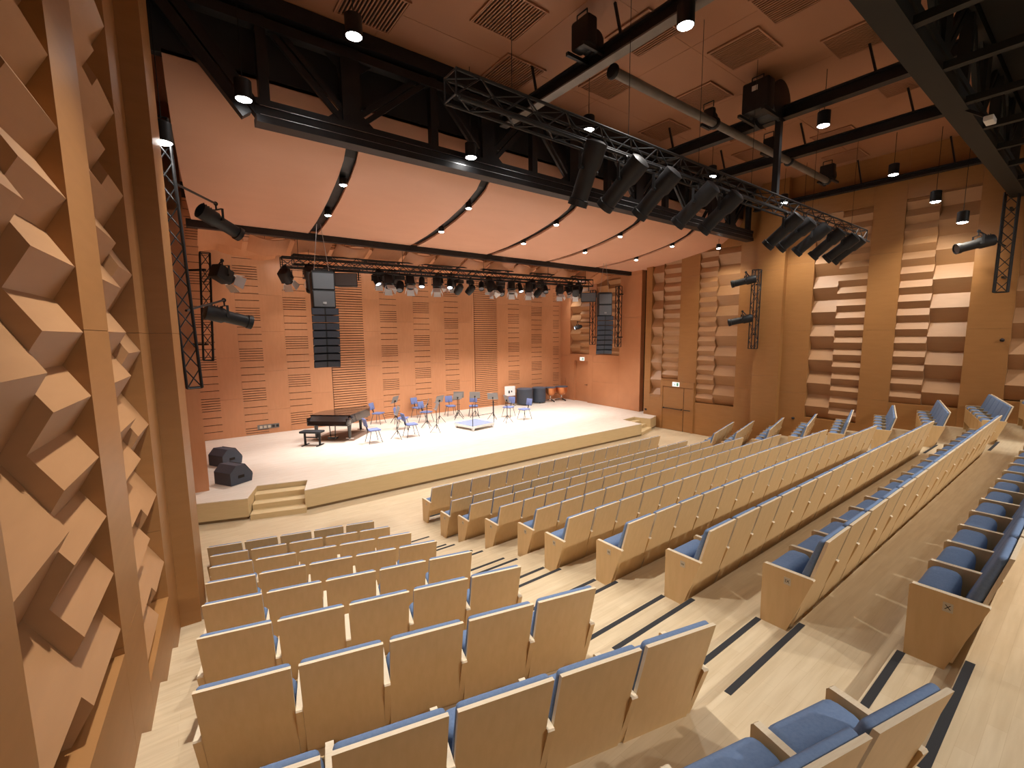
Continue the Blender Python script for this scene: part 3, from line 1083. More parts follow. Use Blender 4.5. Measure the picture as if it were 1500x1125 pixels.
# vents of the house ceiling
vent_l = MB()
for i in range(16):
    x = -0.45 + 0.9 * i / 15
    vent_l.box(x - 0.012, x + 0.012, -0.47, 0.47, -0.03, 0)
vent_me = vent_l.mesh('louvre_slats')
vent_me.materials.append(M['ceil'])
vf = MB()
for a, b, c_, d_ in ((-0.5, 0.5, -0.5, -0.47), (-0.5, 0.5, 0.47, 0.5), (-0.5, -0.47, -0.47, 0.47), (0.47, 0.5, -0.47, 0.47)):
    vf.box(a, b, c_, d_, -0.034, 0)
vf_me = vf.mesh('vent_frame')
vf_me.materials.append(M['ceil'])
vb_me = MB().box(-0.47, 0.47, -0.47, 0.47, -0.004, 0.0).mesh('vent_back')
vb_me.materials.append(M['slot'])
for (x, y) in ((5.2, 7.0), (6.3, 8.35), (7.5, 5.9), (8.3, 7.4), (9.5, 5.0), (10.5, 6.5), (11.3, 8.1), (15.0, 7.4), (8.7, 3.8), (3.2, 8.2), (17.6, 5.8), (10.9, 3.5), (13.0, 6.9), (13.6, 3.4), (15.6, 5.4)):
    t = thing('air_vent', 'square louvred air vent in the orange house ceiling', 'vent', (x, y, CEIL - 0.032), group='louvred vents of the house ceiling')
    obj('louvre_slats', vent_me, t)
    obj('vent_frame', vf_me, t)
    obj('vent_back', vb_me, t)

# ------------------------------------------------------------------ aluminium trusses
def truss(label, p0, p1, s, group, m='black', bay=0.5, name="lighting_truss", r=0.024, up=(0, 0, 1), brackets=()):
    p0, p1 = Vector(p0), Vector(p1)
    t = thing(name, label, 'truss', p0, group=group)
    d = p1 - p0
    L = d.length
    d.normalize()
    a = d.cross(Vector(up))
    if a.length < 0.1:
        a = Vector((1, 0, 0))
    a.normalize()
    b = a.cross(d).normalized()
    cs = [(a * i + b * j) * (s / 2) for i, j in ((-1, -1), (1, -1), (1, 1), (-1, 1))]
    for q in cs:
        MB().tube(q, q + d * L, r, 8).build('truss_chord', m, t)
    lac = MB()
    n = max(2, int(L / bay))
    for k in range(4):
        q0, q1 = cs[k], cs[(k + 1) % 4]
        for i in range(n):
            u0, u1 = L * i / n, L * (i + 1) / n
            if (i + k) % 2:
                lac.tube(q0 + d * u0, q1 + d * u1, r * 0.5, 5)
            else:
                lac.tube(q1 + d * u0, q0 + d * u1, r * 0.5, 5)
        for i in (0, n):
            lac.tube(q0 + d * (L * i / n), q1 + d * (L * i / n), r * 0.6, 5)
    for br in brackets:
        MB().bar(Vector(br[0]) - p0, Vector(br[1]) - p0, 0.05, 0.05).build("wall_bracket", m, t)
    tag(lac.build('truss_lacing', 'silver' if m == 'silver' else m, t), kind='stuff')
    return t


rigt = truss('long black box truss hung over the seats carrying profile spotlights', (2.85, 5.0, 7.45), (16.95, 5.0, 7.45), 0.27, None, bay=0.34, r=0.02)
MB().tube((0, -0.2, -0.20), (14.1, -0.2, -0.20), 0.025, 8).build('lamp_bar', 'black', rigt)
for x in (0.9, 3.2, 5.2, 7.2, 10.4, 13.2):
    MB().tube((x, 0, 0.2), (x, 0, CEIL - 7.45 - 0.04), 0.005, 5).build('suspension_wire', 'cable', rigt)
MB().bar((8.3, 0, 0.18), (8.3, 0, 1.79), 0.12, 0.12).build('suspension_post', 'black', rigt)
st1 = truss('front black box truss of the stage rig carrying the stage lanterns', (2.96, 16.0, 6.88), (16.75, 16.0, 7.05), 0.30, 'stage rig trusses', bay=0.4)
st2 = truss('rear black box truss of the stage rig', (3.45, 16.75, 7.10), (17.0, 16.75, 7.28), 0.30, 'stage rig trusses', bay=0.4)
for tt, zz_ in ((st1, 6.88), (st2, 7.10)):
    for x in (0.5, 4.0, 7.5, 11.0, 13.4):
        MB().tube((x, 0, 0.15), (x, 0, CEIL - zz_ - 0.02), 0.008, 5).build('suspension_wire', 'cable', tt)
truss('ladder truss standing up behind the tall pilaster', (0.26, 9.1, 3.75), (0.145, 9.1, 7.85), 0.20, 'upright lamp trusses', bay=0.3, r=0.02, up=(0, 1, 0))
truss('upright truss by the stage pillar beside the monitor wedges', (0.72, 13.6, 4.0), (0.85, 13.6, 6.6), 0.20, 'upright lamp trusses', bay=0.3, r=0.02, up=(0, 1, 0), brackets=[((0.74, 13.6, 4.4), (0.47, 13.955, 4.4)), ((0.83, 13.6, 6.2), (0.47, 13.955, 6.2))])
truss('upright truss on the wall pilaster between the relief niches', (18.08, 8.6, 3.95), (18.08, 8.6, 6.95), 0.24, 'upright lamp trusses', bay=0.3, r=0.02, up=(0, 1, 0), brackets=[((18.08, 8.60, 4.50), (18.26, 8.60, 4.50)), ((18.08, 8.60, 6.40), (18.26, 8.60, 6.40))])
truss('upright truss on the double-door wall above the last rows', (18.08, 2.05, 5.6), (18.08, 2.05, 8.2), 0.26, 'upright lamp trusses', bay=0.3, r=0.022, up=(0, 1, 0), brackets=[((18.08, 2.05, 6.00), (18.49, 2.05, 6.00)), ((18.08, 2.05, 7.80), (18.49, 2.05, 7.80))])
truss('upright truss beside the stage door', (18.62, 17.62, 4.0), (18.62, 17.62, 6.95), 0.22, 'upright lamp trusses', bay=0.3, r=0.02, up=(0, 1, 0), brackets=[((18.62, 17.62, 4.40), (19.02, 17.62, 4.40)), ((18.62, 17.62, 6.60), (19.02, 17.62, 6.60))])
truss('upright truss behind the line array on the stage side wall', (18.55, 15.75, 3.9), (18.55, 15.75, 7.0), 0.22, 'upright lamp trusses', bay=0.3, r=0.02, up=(0, 1, 0), brackets=[((18.55, 15.75, 4.40), (18.88, 15.75, 4.40)), ((18.55, 15.75, 6.60), (18.88, 15.75, 6.60))])

# ------------------------------------------------------------------ spotlights
LC = {}


def lantern(kind, loc, yaw, tilt, label, group, arm=None, watts=0.0, angle=50.0, lens='dimlens'):
    """root at the clamp; the body hangs below on a yoke, aims along yaw (0 = +y) and tilt (down)"""
    t = thing('stage_spotlight', label, 'spotlight', loc, (0, 0, yaw), group)
    key = (kind, round(tilt, 2), lens)
    if key not in LC:
        R = Matrix.Rotation(-tilt, 3, 'X')

        def X(mb, c):
            for i, v in enumerate(mb.v):
                mb.v[i] = tuple(R @ Vector(v) + Vector(c))
            return mb
        parts = []
        dz = {'profile': -0.30, 'fresnel': -0.30, 'moving': -0.42, 'par': -0.26}[kind]
        ce = (0, 0, dz)
        if kind == 'profile':
            b = MB().lathe([(0.09, -0.38), (0.155, -0.35), (0.155, -0.05), (0.125, 0.0), (0.125, 0.40), (0.145, 0.41), (0.145, 0.50), (0.12, 0.50), (0.118, 0.47)], (0, 0, 0), 14, axis=(0, 1, 0))
            for k in range(5):
                b.box(-0.005, 0.005, -0.33 + 0.05 * k, -0.31 + 0.05 * k, 0.14, 0.18)
            for k in range(3):
                b.box(-0.165, 0.165, -0.02 + 0.0 * k, 0.02, -0.004 + 0.02 * k, 0.004 + 0.02 * k)
            parts.append(('lamp_body', X(b, ce), 'black'))
            parts.append(('front_lens', X(MB().lathe([(0.115, 0.475), (0.115, 0.48)], (0, 0, 0), 14, axis=(0, 1, 0)), ce), lens))
        elif kind == 'fresnel':
            b = MB().rbox(-0.15, 0.15, -0.24, 0.14, -0.16, 0.16, 0.03, 2)
            b.lathe([(0.12, 0.13), (0.13, 0.20)], (0, 0, 0), 14, axis=(0, 1, 0))
            parts.append(('lamp_body', X(b, ce), 'black'))
            bd = MB()
            for sx in (-1, 1):
                bd.hexa([(sx * 0.13, 0.2, -0.12), (sx * 0.135, 0.2, -0.12), (sx * 0.215, 0.4, -0.14), (sx * 0.21, 0.4, -0.14),
                         (sx * 0.13, 0.2, 0.12), (sx * 0.135, 0.2, 0.12), (sx * 0.215, 0.4, 0.14), (sx * 0.21, 0.4, 0.14)])
                bd.hexa([(-0.12, 0.2, sx * 0.13), (0.12, 0.2, sx * 0.13), (0.14, 0.4, sx * 0.21), (-0.14, 0.4, sx * 0.21),
                         (-0.12, 0.2, sx * 0.135), (0.12, 0.2, sx * 0.135), (0.14, 0.4, sx * 0.215), (-0.14, 0.4, sx * 0.215)])
            parts.append(('barn_door', X(bd, ce), 'barn'))
            parts.append(('front_lens', X(MB().lathe([(0.115, 0.19), (0.115, 0.195)], (0, 0, 0), 14, axis=(0, 1, 0)), ce), lens))
        elif kind == 'par':
            b = MB().lathe([(0.05, -0.26), (0.09, -0.22), (0.11, -0.12), (0.11, 0.18), (0.10, 0.18), (0.1, 0.14)], (0, 0, 0), 14, axis=(0, 1, 0))
            parts.append(('lamp_body', X(b, ce), 'black'))
            parts.append(('front_lens', X(MB().lathe([(0.095, 0.15), (0.095, 0.155)], (0, 0, 0), 14, axis=(0, 1, 0)), ce), lens))
        else:
            b = MB().lathe([(0.06, -0.22), (0.13, -0.16), (0.15, 0.0), (0.135, 0.17), (0.11, 0.22), (0.10, 0.2)], (0, 0, 0), 16, axis=(0, 1, 0))
            parts.append(('lamp_head', X(b, ce), 'black'))
            parts.append(('front_lens', X(MB().lathe([(0.095, 0.205), (0.095, 0.21)], (0, 0, 0), 14, axis=(0, 1, 0)), ce), lens))
            parts.append(('base_box', MB().rbox(-0.17, 0.17, -0.13, 0.13, -0.20, -0.06, 0.02, 2), 'black'))
        yk = MB()
        for sx in (-1, 1):
            yk.bar((sx * 0.19, 0, dz - 0.03), (sx * 0.19, 0, -0.09 if kind != 'moving' else -0.2), 0.045, 0.012, (1, 0, 0))
            yk.tube((sx * 0.11, 0, dz), (sx * 0.205, 0, dz), 0.025, 8)
        if kind != 'moving':
            yk.bar((-0.195, 0, -0.09), (0.195, 0, -0.09), 0.045, 0.012)
        parts.append(('yoke', yk, 'black'))
        cl = MB().tube((0, 0, -0.09), (0, 0, 0.02), 0.016, 6)
        cl.lathe([(0.035, -0.02), (0.045, 0.0), (0.035, 0.02)], (0, 0, 0.03), 10, axis=(1, 0, 0))
        parts.append(('hook_clamp', cl, 'black'))
        L = []
        for nm, mb, m in parts:
            me = mb.mesh(nm)
            me.materials.append(M[m])
            L.append((nm, me))
        LC[key] = (L, dz)
    L, dz = LC[key]
    for nm, me in L:
        obj(nm, me, t)
    if arm is not None:
        R = Matrix.Rotation(-yaw, 3, 'Z')
        v = R @ (Vector(arm) - Vector(loc))
        MB().tube((0, 0, 0.03), v, 0.02, 6).build('boom_arm', 'black', t)
    if watts:
        d = Vector((-math.sin(yaw) * math.cos(tilt), math.cos(yaw) * math.cos(tilt), -math.sin(tilt)))
        c0 = Vector(loc) + Vector((0, 0, dz))
        off = 0.54 if kind == 'profile' else 0.44
        spot('lantern_beam', c0 + d * off, c0 + d * 5, watts, angle, 0.6, (1.0, 0.955, 0.93), 0.08)
    return t


# eleven profiles on the front truss, aimed at the stage
fx = [4.95, 5.75, 6.6, 7.75, 8.6, 11.3, 12.0, 12.9, 13.9, 14.9, 15.4]
for i, x in enumerate(fx):
    lantern('profile', (x, 4.80, 7.19), math.radians(6 + 1.5 * (i % 3)), math.radians(66 if i == 0 else 38 + (i % 3) * 2),
            'black profile spotlight, %s along the seat truss from the piano side' % ORD[i], 'profile spotlights on the seat truss')
# lanterns of the stage rig
rigl = [(418, 'fresnel', 0), (452, 'profile', 0), (549, 'par', 1), (566, 'fresnel', 1), (583, 'moving', 0), (598, 'fresnel', 1), (615, 'par', 1), (637, 'fresnel', 2),
        (656, 'par', 1), (669, 'moving', 0), (686, 'moving', 0), (702, 'par', 0), (717, 'fresnel', 2), (730, 'moving', 0), (746, 'fresnel', 2), (759, 'par', 1),
        (771, 'fresnel', 2), (785, 'moving', 0), (796, 'par', 0), (817, 'fresnel', 2), (829, 'par', 0), (840, 'fresnel', 0)]
for i, (xp, kind, lit) in enumerate(rigl):
    p = py(xp, 408, 16.0)
    zt = 6.88 + (p.x - 2.96) * 0.0123 - 0.17
    yaw = math.radians((-40, -15, 20, 45, 150, -150, 170)[i % 7]) if lit == 0 else math.radians(random.choice((150, 175, 200, 165)))
    tl = math.radians((62, 70, 55)[i % 3])
    lantern(kind, (p.x, 15.85, zt), yaw, tl if lit else math.radians(48),
            '%s lantern, %s along the stage rig from the piano side' % ({'fresnel': 'barn-doored', 'profile': 'long black profile', 'par': 'small round can', 'moving': 'moving head'}[kind], ORD[i] if i < 20 else ('twenty-first', 'twenty-second')[i - 20]),
            'lanterns of the stage rig', None, 0.0, 60, 'bluelens' if lit else 'dimlens')
# side lanterns on booms
side = [((318, 322), 11.2, 'profile', -62, 22, 'profile spotlight on the uppermost boom beside the stage pillar', (0.2, 9.2, 7.0), 'dimlens'),
        ((327, 402), 12.6, 'fresnel', -55, 25, 'lit flood lantern on the middle boom beside the stage pillar', (0.78, 13.6, 5.9), 'lens'),
        ((330, 462), 11.2, 'profile', -80, 14, 'long profile spotlight on the lower boom beside the stage pillar', (0.25, 9.2, 5.0), 'dimlens'),
        ((1092, 411), 9.2, 'profile', 35, 12, 'upper profile spotlight on the pilaster truss', (18.0, 8.6, 6.45), 'dimlens'),
        ((1087, 468), 9.2, 'profile', 35, 12, 'lower profile spotlight on the pilaster truss', (18.0, 8.6, 5.0), 'dimlens'),
        ((1432, 356), 2.55, 'profile', 40, 14, 'profile spotlight on the wall truss above the last rows', (18.0, 2.05, 6.8), 'dimlens'),
        ((846, 480), 17.9, 'par', 60, 15, 'white-faced lantern on the truss beside the stage door', (18.5, 17.6, 5.2), 'bluelens')]
for q, Y, kind, yw, tl, lab, arm, ln in side:
    p = py(q[0], q[1], Y)
    if p.x > 17.75:
        p = px(q[0], q[1], 17.75)
    lantern(kind, (p.x, p.y, p.z + 0.28), math.radians(yw), math.radians(tl), lab, 'side lanterns on upright trusses', arm, 0, 50, ln)

# working light for the stage: lit lanterns hung on the rear stage truss
k = 0
for x in (4.2, 6.6, 9.0, 11.4, 13.8, 16.2):
    for (tx, ty) in ((x, 14.6), (x, 18.6)):
        zt = 7.10 + (x - 3.45) * 0.0133 - 0.17
        dx, dy = tx - x, ty - 16.75
        yaw = math.atan2(-dx, dy)
        tl = math.atan2(zt - 0.3 - ST, math.hypot(dx, dy))
        lantern('fresnel', (x + (0.3 if dy > 0 else -0.3), 16.60, zt), yaw, tl,
                'lit stage fresnel on the rear rig truss, %s from the piano side' % ORD[k], 'lit fresnels on the rear rig truss', None, STAGE_W, 88, 'lens')
        k += 1

# ------------------------------------------------------------------ line arrays and loudspeakers
def line_array(loc, yaw, label):
    t = thing('line_array', label, 'loudspeaker', loc, (0, 0, yaw), 'hanging line arrays')
    z = 0.0
    for i in range(2):
        s = MB().rbox(-0.30, 0.30, -0.30, 0.36, z - 0.49, z, 0.015, 2).build('subwoofer_cabinet', 'speaker', t)
        MB().box(-0.27, 0.27, -0.312, -0.30, z - 0.46, z - 0.03).build('speaker_grille', 'grey', s)
        z -= 0.495
    MB().box(-0.05, 0.05, -0.325, -0.312, -0.88, -0.82).build('badge', 'silver', t)
    yb, ang = 0.0, 0.0
    for i in range(8):
        h = 0.205
        R = Matrix.Rotation(ang, 3, 'X')
        c0 = Vector((0, yb, z))
        mb = MB()
        pl = [(-0.36, -0.30), (0.36, -0.30), (0.24, 0.16), (-0.24, 0.16)]
        mb.prism(pl, lambda u, v, s: tuple(c0 + R @ Vector((u, v, s))), -h + 0.012, -0.002)
        cb = mb.build('array_cabinet', 'speaker', t)
        mb = MB()
        for sx in (-1, 1):
            mb.hexa([tuple(c0 + R @ Vector(q)) for q in ((sx * 0.02, -0.312, -h + 0.02), (sx * 0.345, -0.345, -h + 0.02), (sx * 0.345, -0.30, -h + 0.02), (sx * 0.02, -0.30, -h + 0.02),
                                                        (sx * 0.02, -0.312, -0.012), (sx * 0.345, -0.345, -0.012), (sx * 0.345, -0.30, -0.012), (sx * 0.02, -0.30, -0.012))])
        mb.build('array_grille', 'monitor', cb)
        z -= h * math.cos(ang)
        yb += h * math.sin(ang)
        ang += 0.025 + i * 0.007
    MB().box(-0.28, 0.28, -0.25, 0.3, 0.0, 0.05).build('flying_frame', 'black', t)
    MB().tube((-0.2, 0, 0.05), (-0.05, 0, 1.36), 0.008, 5).tube((0.2, 0, 0.05), (0.05, 0, 1.36), 0.008, 5).build('hanging_wire', 'silver', t)
    return t


line_array((3.62, 14.0, 6.36), math.radians(-8), 'black hanging line array in front of the first slatted screen')
line_array((15.75, 14.2, 6.36), math.radians(-38), 'black hanging line array beside the stage side wall')


def hung_speaker(q, Y, label, yaw):
    p = py(*q, Y)
    t = thing('hung_loudspeaker', label, 'loudspeaker', p, (0, 0, yaw), 'grey loudspeakers on the stage rig')
    mb = MB()
    pl = [(-0.36, -0.2), (0.36, -0.2), (0.30, 0.22), (-0.30, 0.22)]
    mb.prism(pl, lambda u, v, s: (u, v, s), -0.2, 0.22)
    mb.build('speaker_cabinet', 'speaker', t)
    MB().rbox(-0.34, 0.34, -0.215, -0.2, -0.18, 0.2, 0.006, 1).build('speaker_grille', 'grey', t)
    MB().bar((-0.38, 0, 0.0), (-0.38, 0, 0.3), 0.04, 0.01).bar((0.38, 0, 0.0), (0.38, 0, 0.3), 0.04, 0.01).bar((-0.38, 0, 0.3), (0.38, 0, 0.3), 0.04, 0.01).build('speaker_bracket', 'black', t)
    MB().bar((0, 0, 0.3), (0, 0, 6.88 + (p.x - 2.96) * 0.0123 - 0.14 - p.z), 0.04, 0.04).build('hanging_arm', 'black', t)


hung_speaker((508, 411), 15.88, 'grey loudspeaker on the stage rig next to the first line array', math.radians(-25))
hung_speaker((862, 436), 15.88, 'grey loudspeaker on the stage rig next to the stage side wall', math.radians(-45))

# floor wedges
for k, (x, y, rz) in enumerate(((1.08, 14.4, 0.5), (1.08, 16.65, 0.5))):
    t = thing('stage_monitor', ('blue-black monitor wedge on the stage edge beside the pillar', 'blue-black monitor wedge farther along the side wall')[k], 'loudspeaker', (x, y, ST), (0, 0, -math.radians(60)), 'monitor wedges')
    pl = [(-0.30, 0.0), (0.30, 0.0), (0.34, 0.2), (0.12, 0.5), (-0.12, 0.52), (-0.30, 0.34)]
    mb = MB()
    mb.prism(pl, lambda u, v, s: (s, u, v), -0.33, 0.33)
    mb.build('monitor_cabinet', 'monitor', t)
    mb = MB()
    mb.prism([(0.135, 0.495), (0.335, 0.215), (0.35, 0.225), (0.15, 0.51)], lambda u, v, s: (s, u, v), -0.31, 0.31)
    mb.build('monitor_grille', 'speaker', t)
    for sx in (-1, 1):
        MB().rbox(sx * 0.332 - 0.006, sx * 0.332 + 0.006, -0.09, 0.09, 0.16, 0.24, 0.005, 1).build('carry_handle', 'slot', t)

# ------------------------------------------------------------------ grand piano
pa = math.radians(-42.0)          # direction of the keyboard edge
kc = Vector((4.62, 17.85, ST))
t = thing('grand_piano', 'black lacquered grand piano with its lid closed on the stage', 'piano', kc, (0, 0, pa))
# local x along the keyboard (bass at -x... seen from the player), +y towards the tail
W2 = 0.79
out = [(-W2, 0.0), (W2, 0.0), (W2, 0.95), (0.70, 1.25), (0.48, 1.55), (0.30, 1.85), (0.16, 2.25), (-0.05, 2.55), (-0.40, 2.68), (-0.68, 2.55), (-W2, 2.25)]
out = [(-u, v * 0.80) for u, v in out][::-1]
MB().prism(out, lambda u, v, s: (u, v, s), 0.66, 0.94).build('piano_case', 'piano', t)
lid = [(u * 1.012, v - 0.02 if v < 0.01 else v * 1.008) for u, v in out]
ld = MB().prism(lid, lambda u, v, s: (u, v, s), 0.975, 1.0).build('piano_lid', 'piano', t)
MB().prism([(u * 0.99, v * 0.995) for u, v in out], lambda u, v, s: (u, v, s), 0.94, 0.975).build('piano_rim', 'piano', t)
MB().rbox(-W2, W2, -0.30, 0.02, 0.62, 0.70, 0.02, 2).build('key_bed', 'piano', t)
fb = MB()
fb.prism([(-0.30, 0.70), (-0.28, 0.80), (-0.02, 0.96), (0.01, 0.96), (0.01, 0.70)], lambda u, v, s: (s, u, v), -W2 + 0.06, W2 - 0.06)
fb.build('fall_board', 'piano', t)
for sx in (-1, 1):
    MB().rbox(sx * (W2 - 0.03) - 0.03, sx * (W2 - 0.03) + 0.03, -0.30, 0.02, 0.66, 0.92, 0.02, 2).build('key_cheek', 'piano', t)
for (lx, ly) in ((-0.66, 0.12), (0.66, 0.12), (0.36, 1.80)):
    lg = MB().lathe([(0.05, 0.07), (0.055, 0.15), (0.06, 0.35), (0.085, 0.60), (0.085, 0.66)], (lx, ly, 0), 12).build('piano_leg', 'piano', t)
    MB().bar((lx - 0.14, ly, 0.075), (lx + 0.14, ly, 0.075), 0.05, 0.035).lathe([(0.05, -0.02), (0.05, 0.02)], (lx, ly, 0.05), 12, axis=(1, 0, 0)).build('castor', 'chrome', lg)
pd = MB().bar((-0.12, 0.10, 0.66), (-0.09, 0.10, 0.12), 0.03, 0.03).bar((0.12, 0.10, 0.66), (0.09, 0.10, 0.12), 0.03, 0.03).box(-0.17, 0.17, 0.02, 0.18, 0.06, 0.14)
pd = pd.build('pedal_lyre', 'piano', t)
for sx in (-1, 0, 1):
    MB().rbox(sx * 0.07 - 0.016, sx * 0.07 + 0.016, -0.09, 0.02, 0.075, 0.09, 0.005, 1).build('pedal', 'chrome', pd)
o = MB().rbox(-0.85, 0.85, 0.02, 1.75, 0.0, 0.008, 0.003, 1)
t2 = thing('piano_mat', 'thin brown mat beneath the grand piano', 'mat', kc, (0, 0, pa))
o.build('mat_sheet', 'mat_brown', t2)

bn = kc + Matrix.Rotation(pa, 3, 'Z') @ Vector((-0.35, -0.75, 0))
t = thing('piano_bench', 'black padded piano bench on a steel frame', 'bench', bn, (0, 0, pa))
MB().rbox(-0.40, 0.40, -0.19, 0.19, 0.47, 0.55, 0.03, 3).build('bench_seat', 'speaker', t)
for sx in (-1, 1):
    MB().box(sx * 0.28 - 0.03, sx * 0.28 + 0.03, -0.03, 0.03, 0.03, 0.47).build('bench_leg', 'black', t)
    MB().rbox(sx * 0.28 - 0.03, sx * 0.28 + 0.03, -0.24, 0.24, 0.0, 0.03, 0.008, 1).build('bench_foot', 'black', t)
MB().bar((-0.28, 0, 0.30), (0.28, 0, 0.30), 0.05, 0.03).build('bench_stretcher', 'black', t)

# ------------------------------------------------------------------ orchestra chairs
def orch_chair():
    t = thing('orchestra_chair', 'blue', 'chair', (0, 0, 0))
    MB().rbox(-0.22, 0.22, -0.20, 0.23, 0.455, 0.51, 0.025, 3).build('chair_seat', 'stagechair', t)
    mb = MB().rbox(-0.19, 0.19, -0.025, 0.025, -0.15, 0.17, 0.022, 3, 0, Matrix.Rotation(math.radians(12), 3, 'X'), (0, -0.30, 0.78))
    mb.build('chair_back', 'stagechair', t)
    MB().bar((0, -0.20, 0.45), (0, -0.31, 0.80), 0.05, 0.015, (1, 0, 0)).build('back_stem', 'black', t)
    for sx in (-1, 1):
        for sy in (-1, 1):
            MB().tube((sx * 0.17, sy * 0.14, 0.455), (sx * 0.24, sy * 0.25, 0.0), 0.013, 8).build('chair_leg', 'chair_steel', t)
    MB().tube((-0.17, 0.14, 0.445), (0.17, 0.14, 0.445), 0.011, 6).tube((-0.17, -0.14, 0.445), (0.17, -0.14, 0.445), 0.011, 6).build('under_frame', 'black', t)
    return t


proto = orch_chair()
register(proto)
pod = Vector((10.2, 16.5, ST))
chairs = [(5.78, 16.55, 'alone next to the grand piano'), (7.25, 20.05, 'nearest the slatted back wall beside the piano tail'), (7.32, 16.65, 'behind the dark music desk nearest the stage front'),
          (7.62, 18.15, 'tucked behind a dark music desk in the second rank'), (9.1, 18.95, 'between two music stands in the middle of the ensemble'), (9.35, 20.35, 'against the back wall in the middle of the ensemble'),
          (10.85, 19.8, 'behind the paired music stands facing the podium'), (11.72, 19.05, 'behind the broad grey desk facing the podium'), (12.85, 17.65, 'turned sideways behind a stand near the drums'), (13.05, 16.65, 'at the free end of the half circle')]
for i, (x, y, lab) in enumerate(chairs):
    o = proto if i == 0 else copy_tree(proto)
    d = pod - Vector((x, y, 0))
    o.location = (x, y, ST)
    o.rotation_euler = (0, 0, math.atan2(-d.x, d.y))
    tag(o, 'blue orchestra chair ' + lab, 'chair', 'orchestra chairs on the stage')


def music_stand():
    t = thing('music_stand', 'stand', 'music stand', (0, 0, 0))
    MB().tube((0, 0, 0.16), (0, 0, 1.0), 0.014, 8).build('stand_pole', 'black', t)
    for k in range(3):
        a = k * 2 * math.pi / 3 + 0.4
        MB().tube((0, 0, 0.34), (0.27 * math.cos(a), 0.27 * math.sin(a), 0.0), 0.012, 6).build('stand_leg', 'black', t)
    R = Matrix.Rotation(math.radians(-20), 3, 'X')
    mb = MB().rbox(-0.25, 0.25, -0.006, 0.006, -0.17, 0.17, 0.005, 1, 0, R, (0, 0.03, 1.10))
    mb.build('stand_desk', 'standgrey', t)
    mb = MB().rbox(-0.25, 0.25, -0.065, 0.0, -0.17, -0.16, 0.003, 1, 0, R, (0, 0.03, 1.10))
    mb.build('desk_ledge', 'standgrey', t)
    MB().rbox(-0.03, 0.03, 0.0, 0.06, 0.99, 1.06, 0.01, 1).build('tilt_joint', 'black', t)
    return t


proto = music_stand()
register(proto)
stands = [(6.72, 16.55, 'nearest the stage front'), (7.88, 19.6, 'tall by the back wall'), (8.57, 17.75, 'in the middle of the second rank'), (8.45, 16.65, 'between chair and podium'),
          (9.5, 18.4, 'behind the podium side chairs'), (10.62, 18.7, 'first of the pair facing the podium'), (10.95, 19.15, 'second of the pair facing the podium'), (11.5, 18.55, 'with the broad grey desk'),
          (11.9, 17.6, 'right behind the podium rail'), (11.9, 16.45, 'at the free end of the half circle')]
for i, (x, y, lab) in enumerate(stands):
    o = proto if i == 0 else copy_tree(proto)
    d = pod - Vector((x, y, 0))
    o.location = (x, y, ST)
    o.rotation_euler = (0, 0, math.atan2(-d.x, d.y) + 0.2 * ((i % 3) - 1))
    tag(o, 'music stand ' + lab, 'music stand', 'music stands on the stage')

# conductor's podium
t = thing('conductor_podium', 'low white podium with blue carpet and a thin black rail', 'podium', (10.2, 16.55, ST), (0, 0, 0.16))
MB().box(-0.62, 0.62, -0.62, 0.62, 0.10, 0.20).build('podium_deck', 'white', t)
MB().box(-0.60, 0.60, -0.60, 0.60, 0.20, 0.21).build('podium_carpet', 'carpet', t)
for sx in (-1, 1):
    for sy in (-1, 1):
        MB().rbox(sx * 0.54 - 0.05, sx * 0.54 + 0.05, sy * 0.54 - 0.05, sy * 0.54 + 0.05, 0, 0.10, 0.01, 1).build('podium_foot', 'white', t)
MB().tube((-0.60, -0.60, 0.1), (-0.60, -0.60, 1.15), 0.015, 8).build('rail_post', 'black', t)
MB().tube((0.60, -0.60, 0.1), (0.60, -0.60, 1.15), 0.015, 8).build('rail_post', 'black', t)
MB().tube((-0.60, -0.60, 0.62), (0.60, -0.60, 0.62), 0.010, 6).build('rail_bar', 'black', t)

# drums at the back
for k, (x, y, r, h) in enumerate(((15.85, 20.2, 0.46, 0.92), (16.95, 20.25, 0.40, 0.90))):
    t = thing('covered_drum', ('wide', 'narrower')[k] + ' kettle drum under a dark padded cover by the back wall', 'drum', (x, y, ST), group='covered drums by the back wall')
    MB().lathe([(r * 0.98, 0.06), (r, 0.1), (r, h - 0.1), (r * 1.02, h - 0.08), (r * 1.02, h - 0.01), (r * 0.98, h)], (0, 0, 0), 26).build('drum_cover', 'monitor', t)
    MB().lathe([(r * 0.97, h), (r * 0.9, h + 0.015), (0.02, h + 0.02)], (0, 0, 0), 26).build('drum_lid', 'drumhead', t)
    for q in range(3):
        a = q * 2.1
        MB().lathe([(0.03, -0.015), (0.03, 0.015)], (r * 0.8 * math.cos(a), r * 0.8 * math.sin(a), 0.03), 10, axis=(1, 0, 0)).tube((r * 0.8 * math.cos(a), r * 0.8 * math.sin(a), 0.03), (r * 0.8 * math.cos(a), r * 0.8 * math.sin(a), 0.1), 0.015, 6).build('castor', 'black', t)
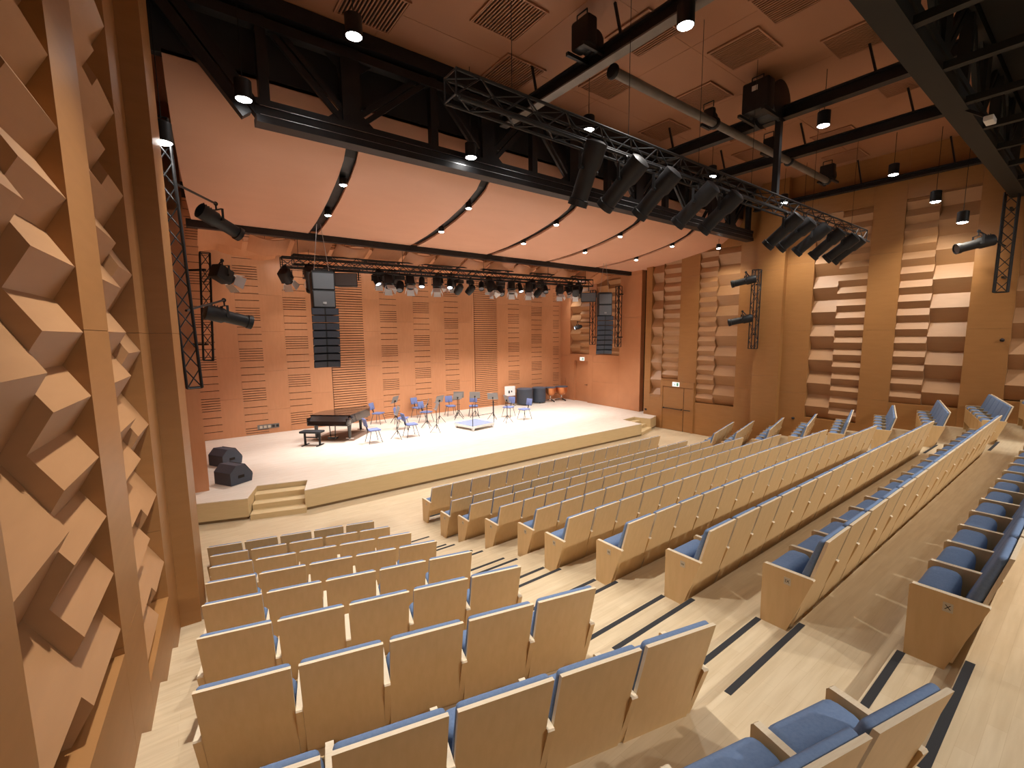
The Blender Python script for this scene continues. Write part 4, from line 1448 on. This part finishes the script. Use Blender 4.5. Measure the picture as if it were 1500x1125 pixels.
for k, (x, y, r) in enumerate(((17.75, 20.15, 0.33), (18.55, 20.05, 0.37))):
    t = thing('timpani', ('small', 'large')[k] + ' copper kettle drum with a dark head', 'drum', (x, y, ST), group='copper timpani')
    MB().lathe([(0.04, 0.34), (r * 0.55, 0.38), (r * 0.85, 0.50), (r * 0.98, 0.66), (r, 0.82)], (0, 0, 0), 26).build('kettle_bowl', 'copper', t)
    MB().lathe([(r * 1.0, 0.82), (r * 1.06, 0.825), (r * 1.06, 0.86), (r * 0.98, 0.87), (0.02, 0.872)], (0, 0, 0), 26).build('drum_head', 'drumhead', t)
    MB().lathe([(0.05, 0.34), (0.03, 0.2), (0.09, 0.12), (0.06, 0.10)], (0, 0, 0), 12).build('drum_stem', 'chrome', t)
    for q in range(3):
        a = q * 2.1 + 0.5
        f_ = MB().bar((0, 0, 0.12), (0.36 * math.cos(a), 0.36 * math.sin(a), 0.06), 0.04, 0.04).build('drum_foot', 'black', t)
        MB().lathe([(0.035, -0.015), (0.035, 0.015)], (0.35 * math.cos(a), 0.35 * math.sin(a), 0.035), 10, axis=(1, 0, 0)).build('castor', 'black', f_)
        MB().tube((r * 1.03 * math.cos(a), r * 1.03 * math.sin(a), 0.84), (r * 0.6 * math.cos(a), r * 0.6 * math.sin(a), 0.40), 0.009, 6).build('tension_strut', 'chrome', t)
    if k:
        MB().tube((0.36, 0.05, 0.8), (0.46, 0.1, 1.35), 0.012, 6).build('gauge_arm', 'chrome', t)
t = thing('percussion_board', 'off-white upright board with black clips beside the covered drums', 'board', (15.0, 20.45, ST), (0, 0, -0.25))
MB().rbox(-0.32, 0.32, -0.02, 0.02, 0.55, 1.10, 0.01, 1).build('board_face', 'white', t)
MB().tube((-0.25, 0.05, 0), (-0.25, 0, 0.6), 0.015, 6).tube((0.25, 0.05, 0), (0.25, 0, 0.6), 0.015, 6).tube((-0.25, -0.2, 0.015), (-0.25, 0.2, 0.015), 0.015, 6).tube((0.25, -0.2, 0.015), (0.25, 0.2, 0.015), 0.015, 6).build('board_legs', 'black', t)
MB().box(-0.1, -0.02, -0.03, -0.02, 0.7, 0.85).box(0.06, 0.12, -0.03, -0.02, 0.75, 0.85).build('board_clip', 'ink', t)
t = thing('socket_panel', 'grey socket strip at the foot of the slatted wall behind the piano', 'socket', (2.95, YW - 0.036, ST + 0.30))
MB().box(-0.40, 0.40, -0.03, 0, -0.09, 0.09).build('panel_plate', 'pipe', t)
for i in range(5):
    MB().rbox(-0.32 + i * 0.15, -0.22 + i * 0.15, -0.045, -0.03, -0.05, 0.05, 0.004, 1).build('socket_outlet', 'ink' if i > 2 else 'plate', t)
for k, (W_, s_, z_, lab) in enumerate(((WR, 7.15, 1.35, 'small black fitting low on the wall beside the pilaster'), (WR, 13.85, 0.85, 'small black fitting near the stage corner by the double door'),
                                       (WR, 1.95, 4.3, 'small dark fitting high on the wall beside the last relief niche'))):
    t = thing('wall_fitting', lab, 'fitting', W_(s_, 0, z_), group='small fittings on the double-door wall')
    MB().lathe([(0.05, 0.0), (0.05, 0.02), (0.03, 0.05)], (0, 0, 0), 12, axis=(-1, 0, 0)).build('fitting_base', 'black', t)
    MB().lathe([(0.025, 0.04), (0.03, 0.09), (0.02, 0.11)], (0, 0, 0), 12, axis=(-1, 0, 0.3)).build('fitting_head', 'dimlens', t)
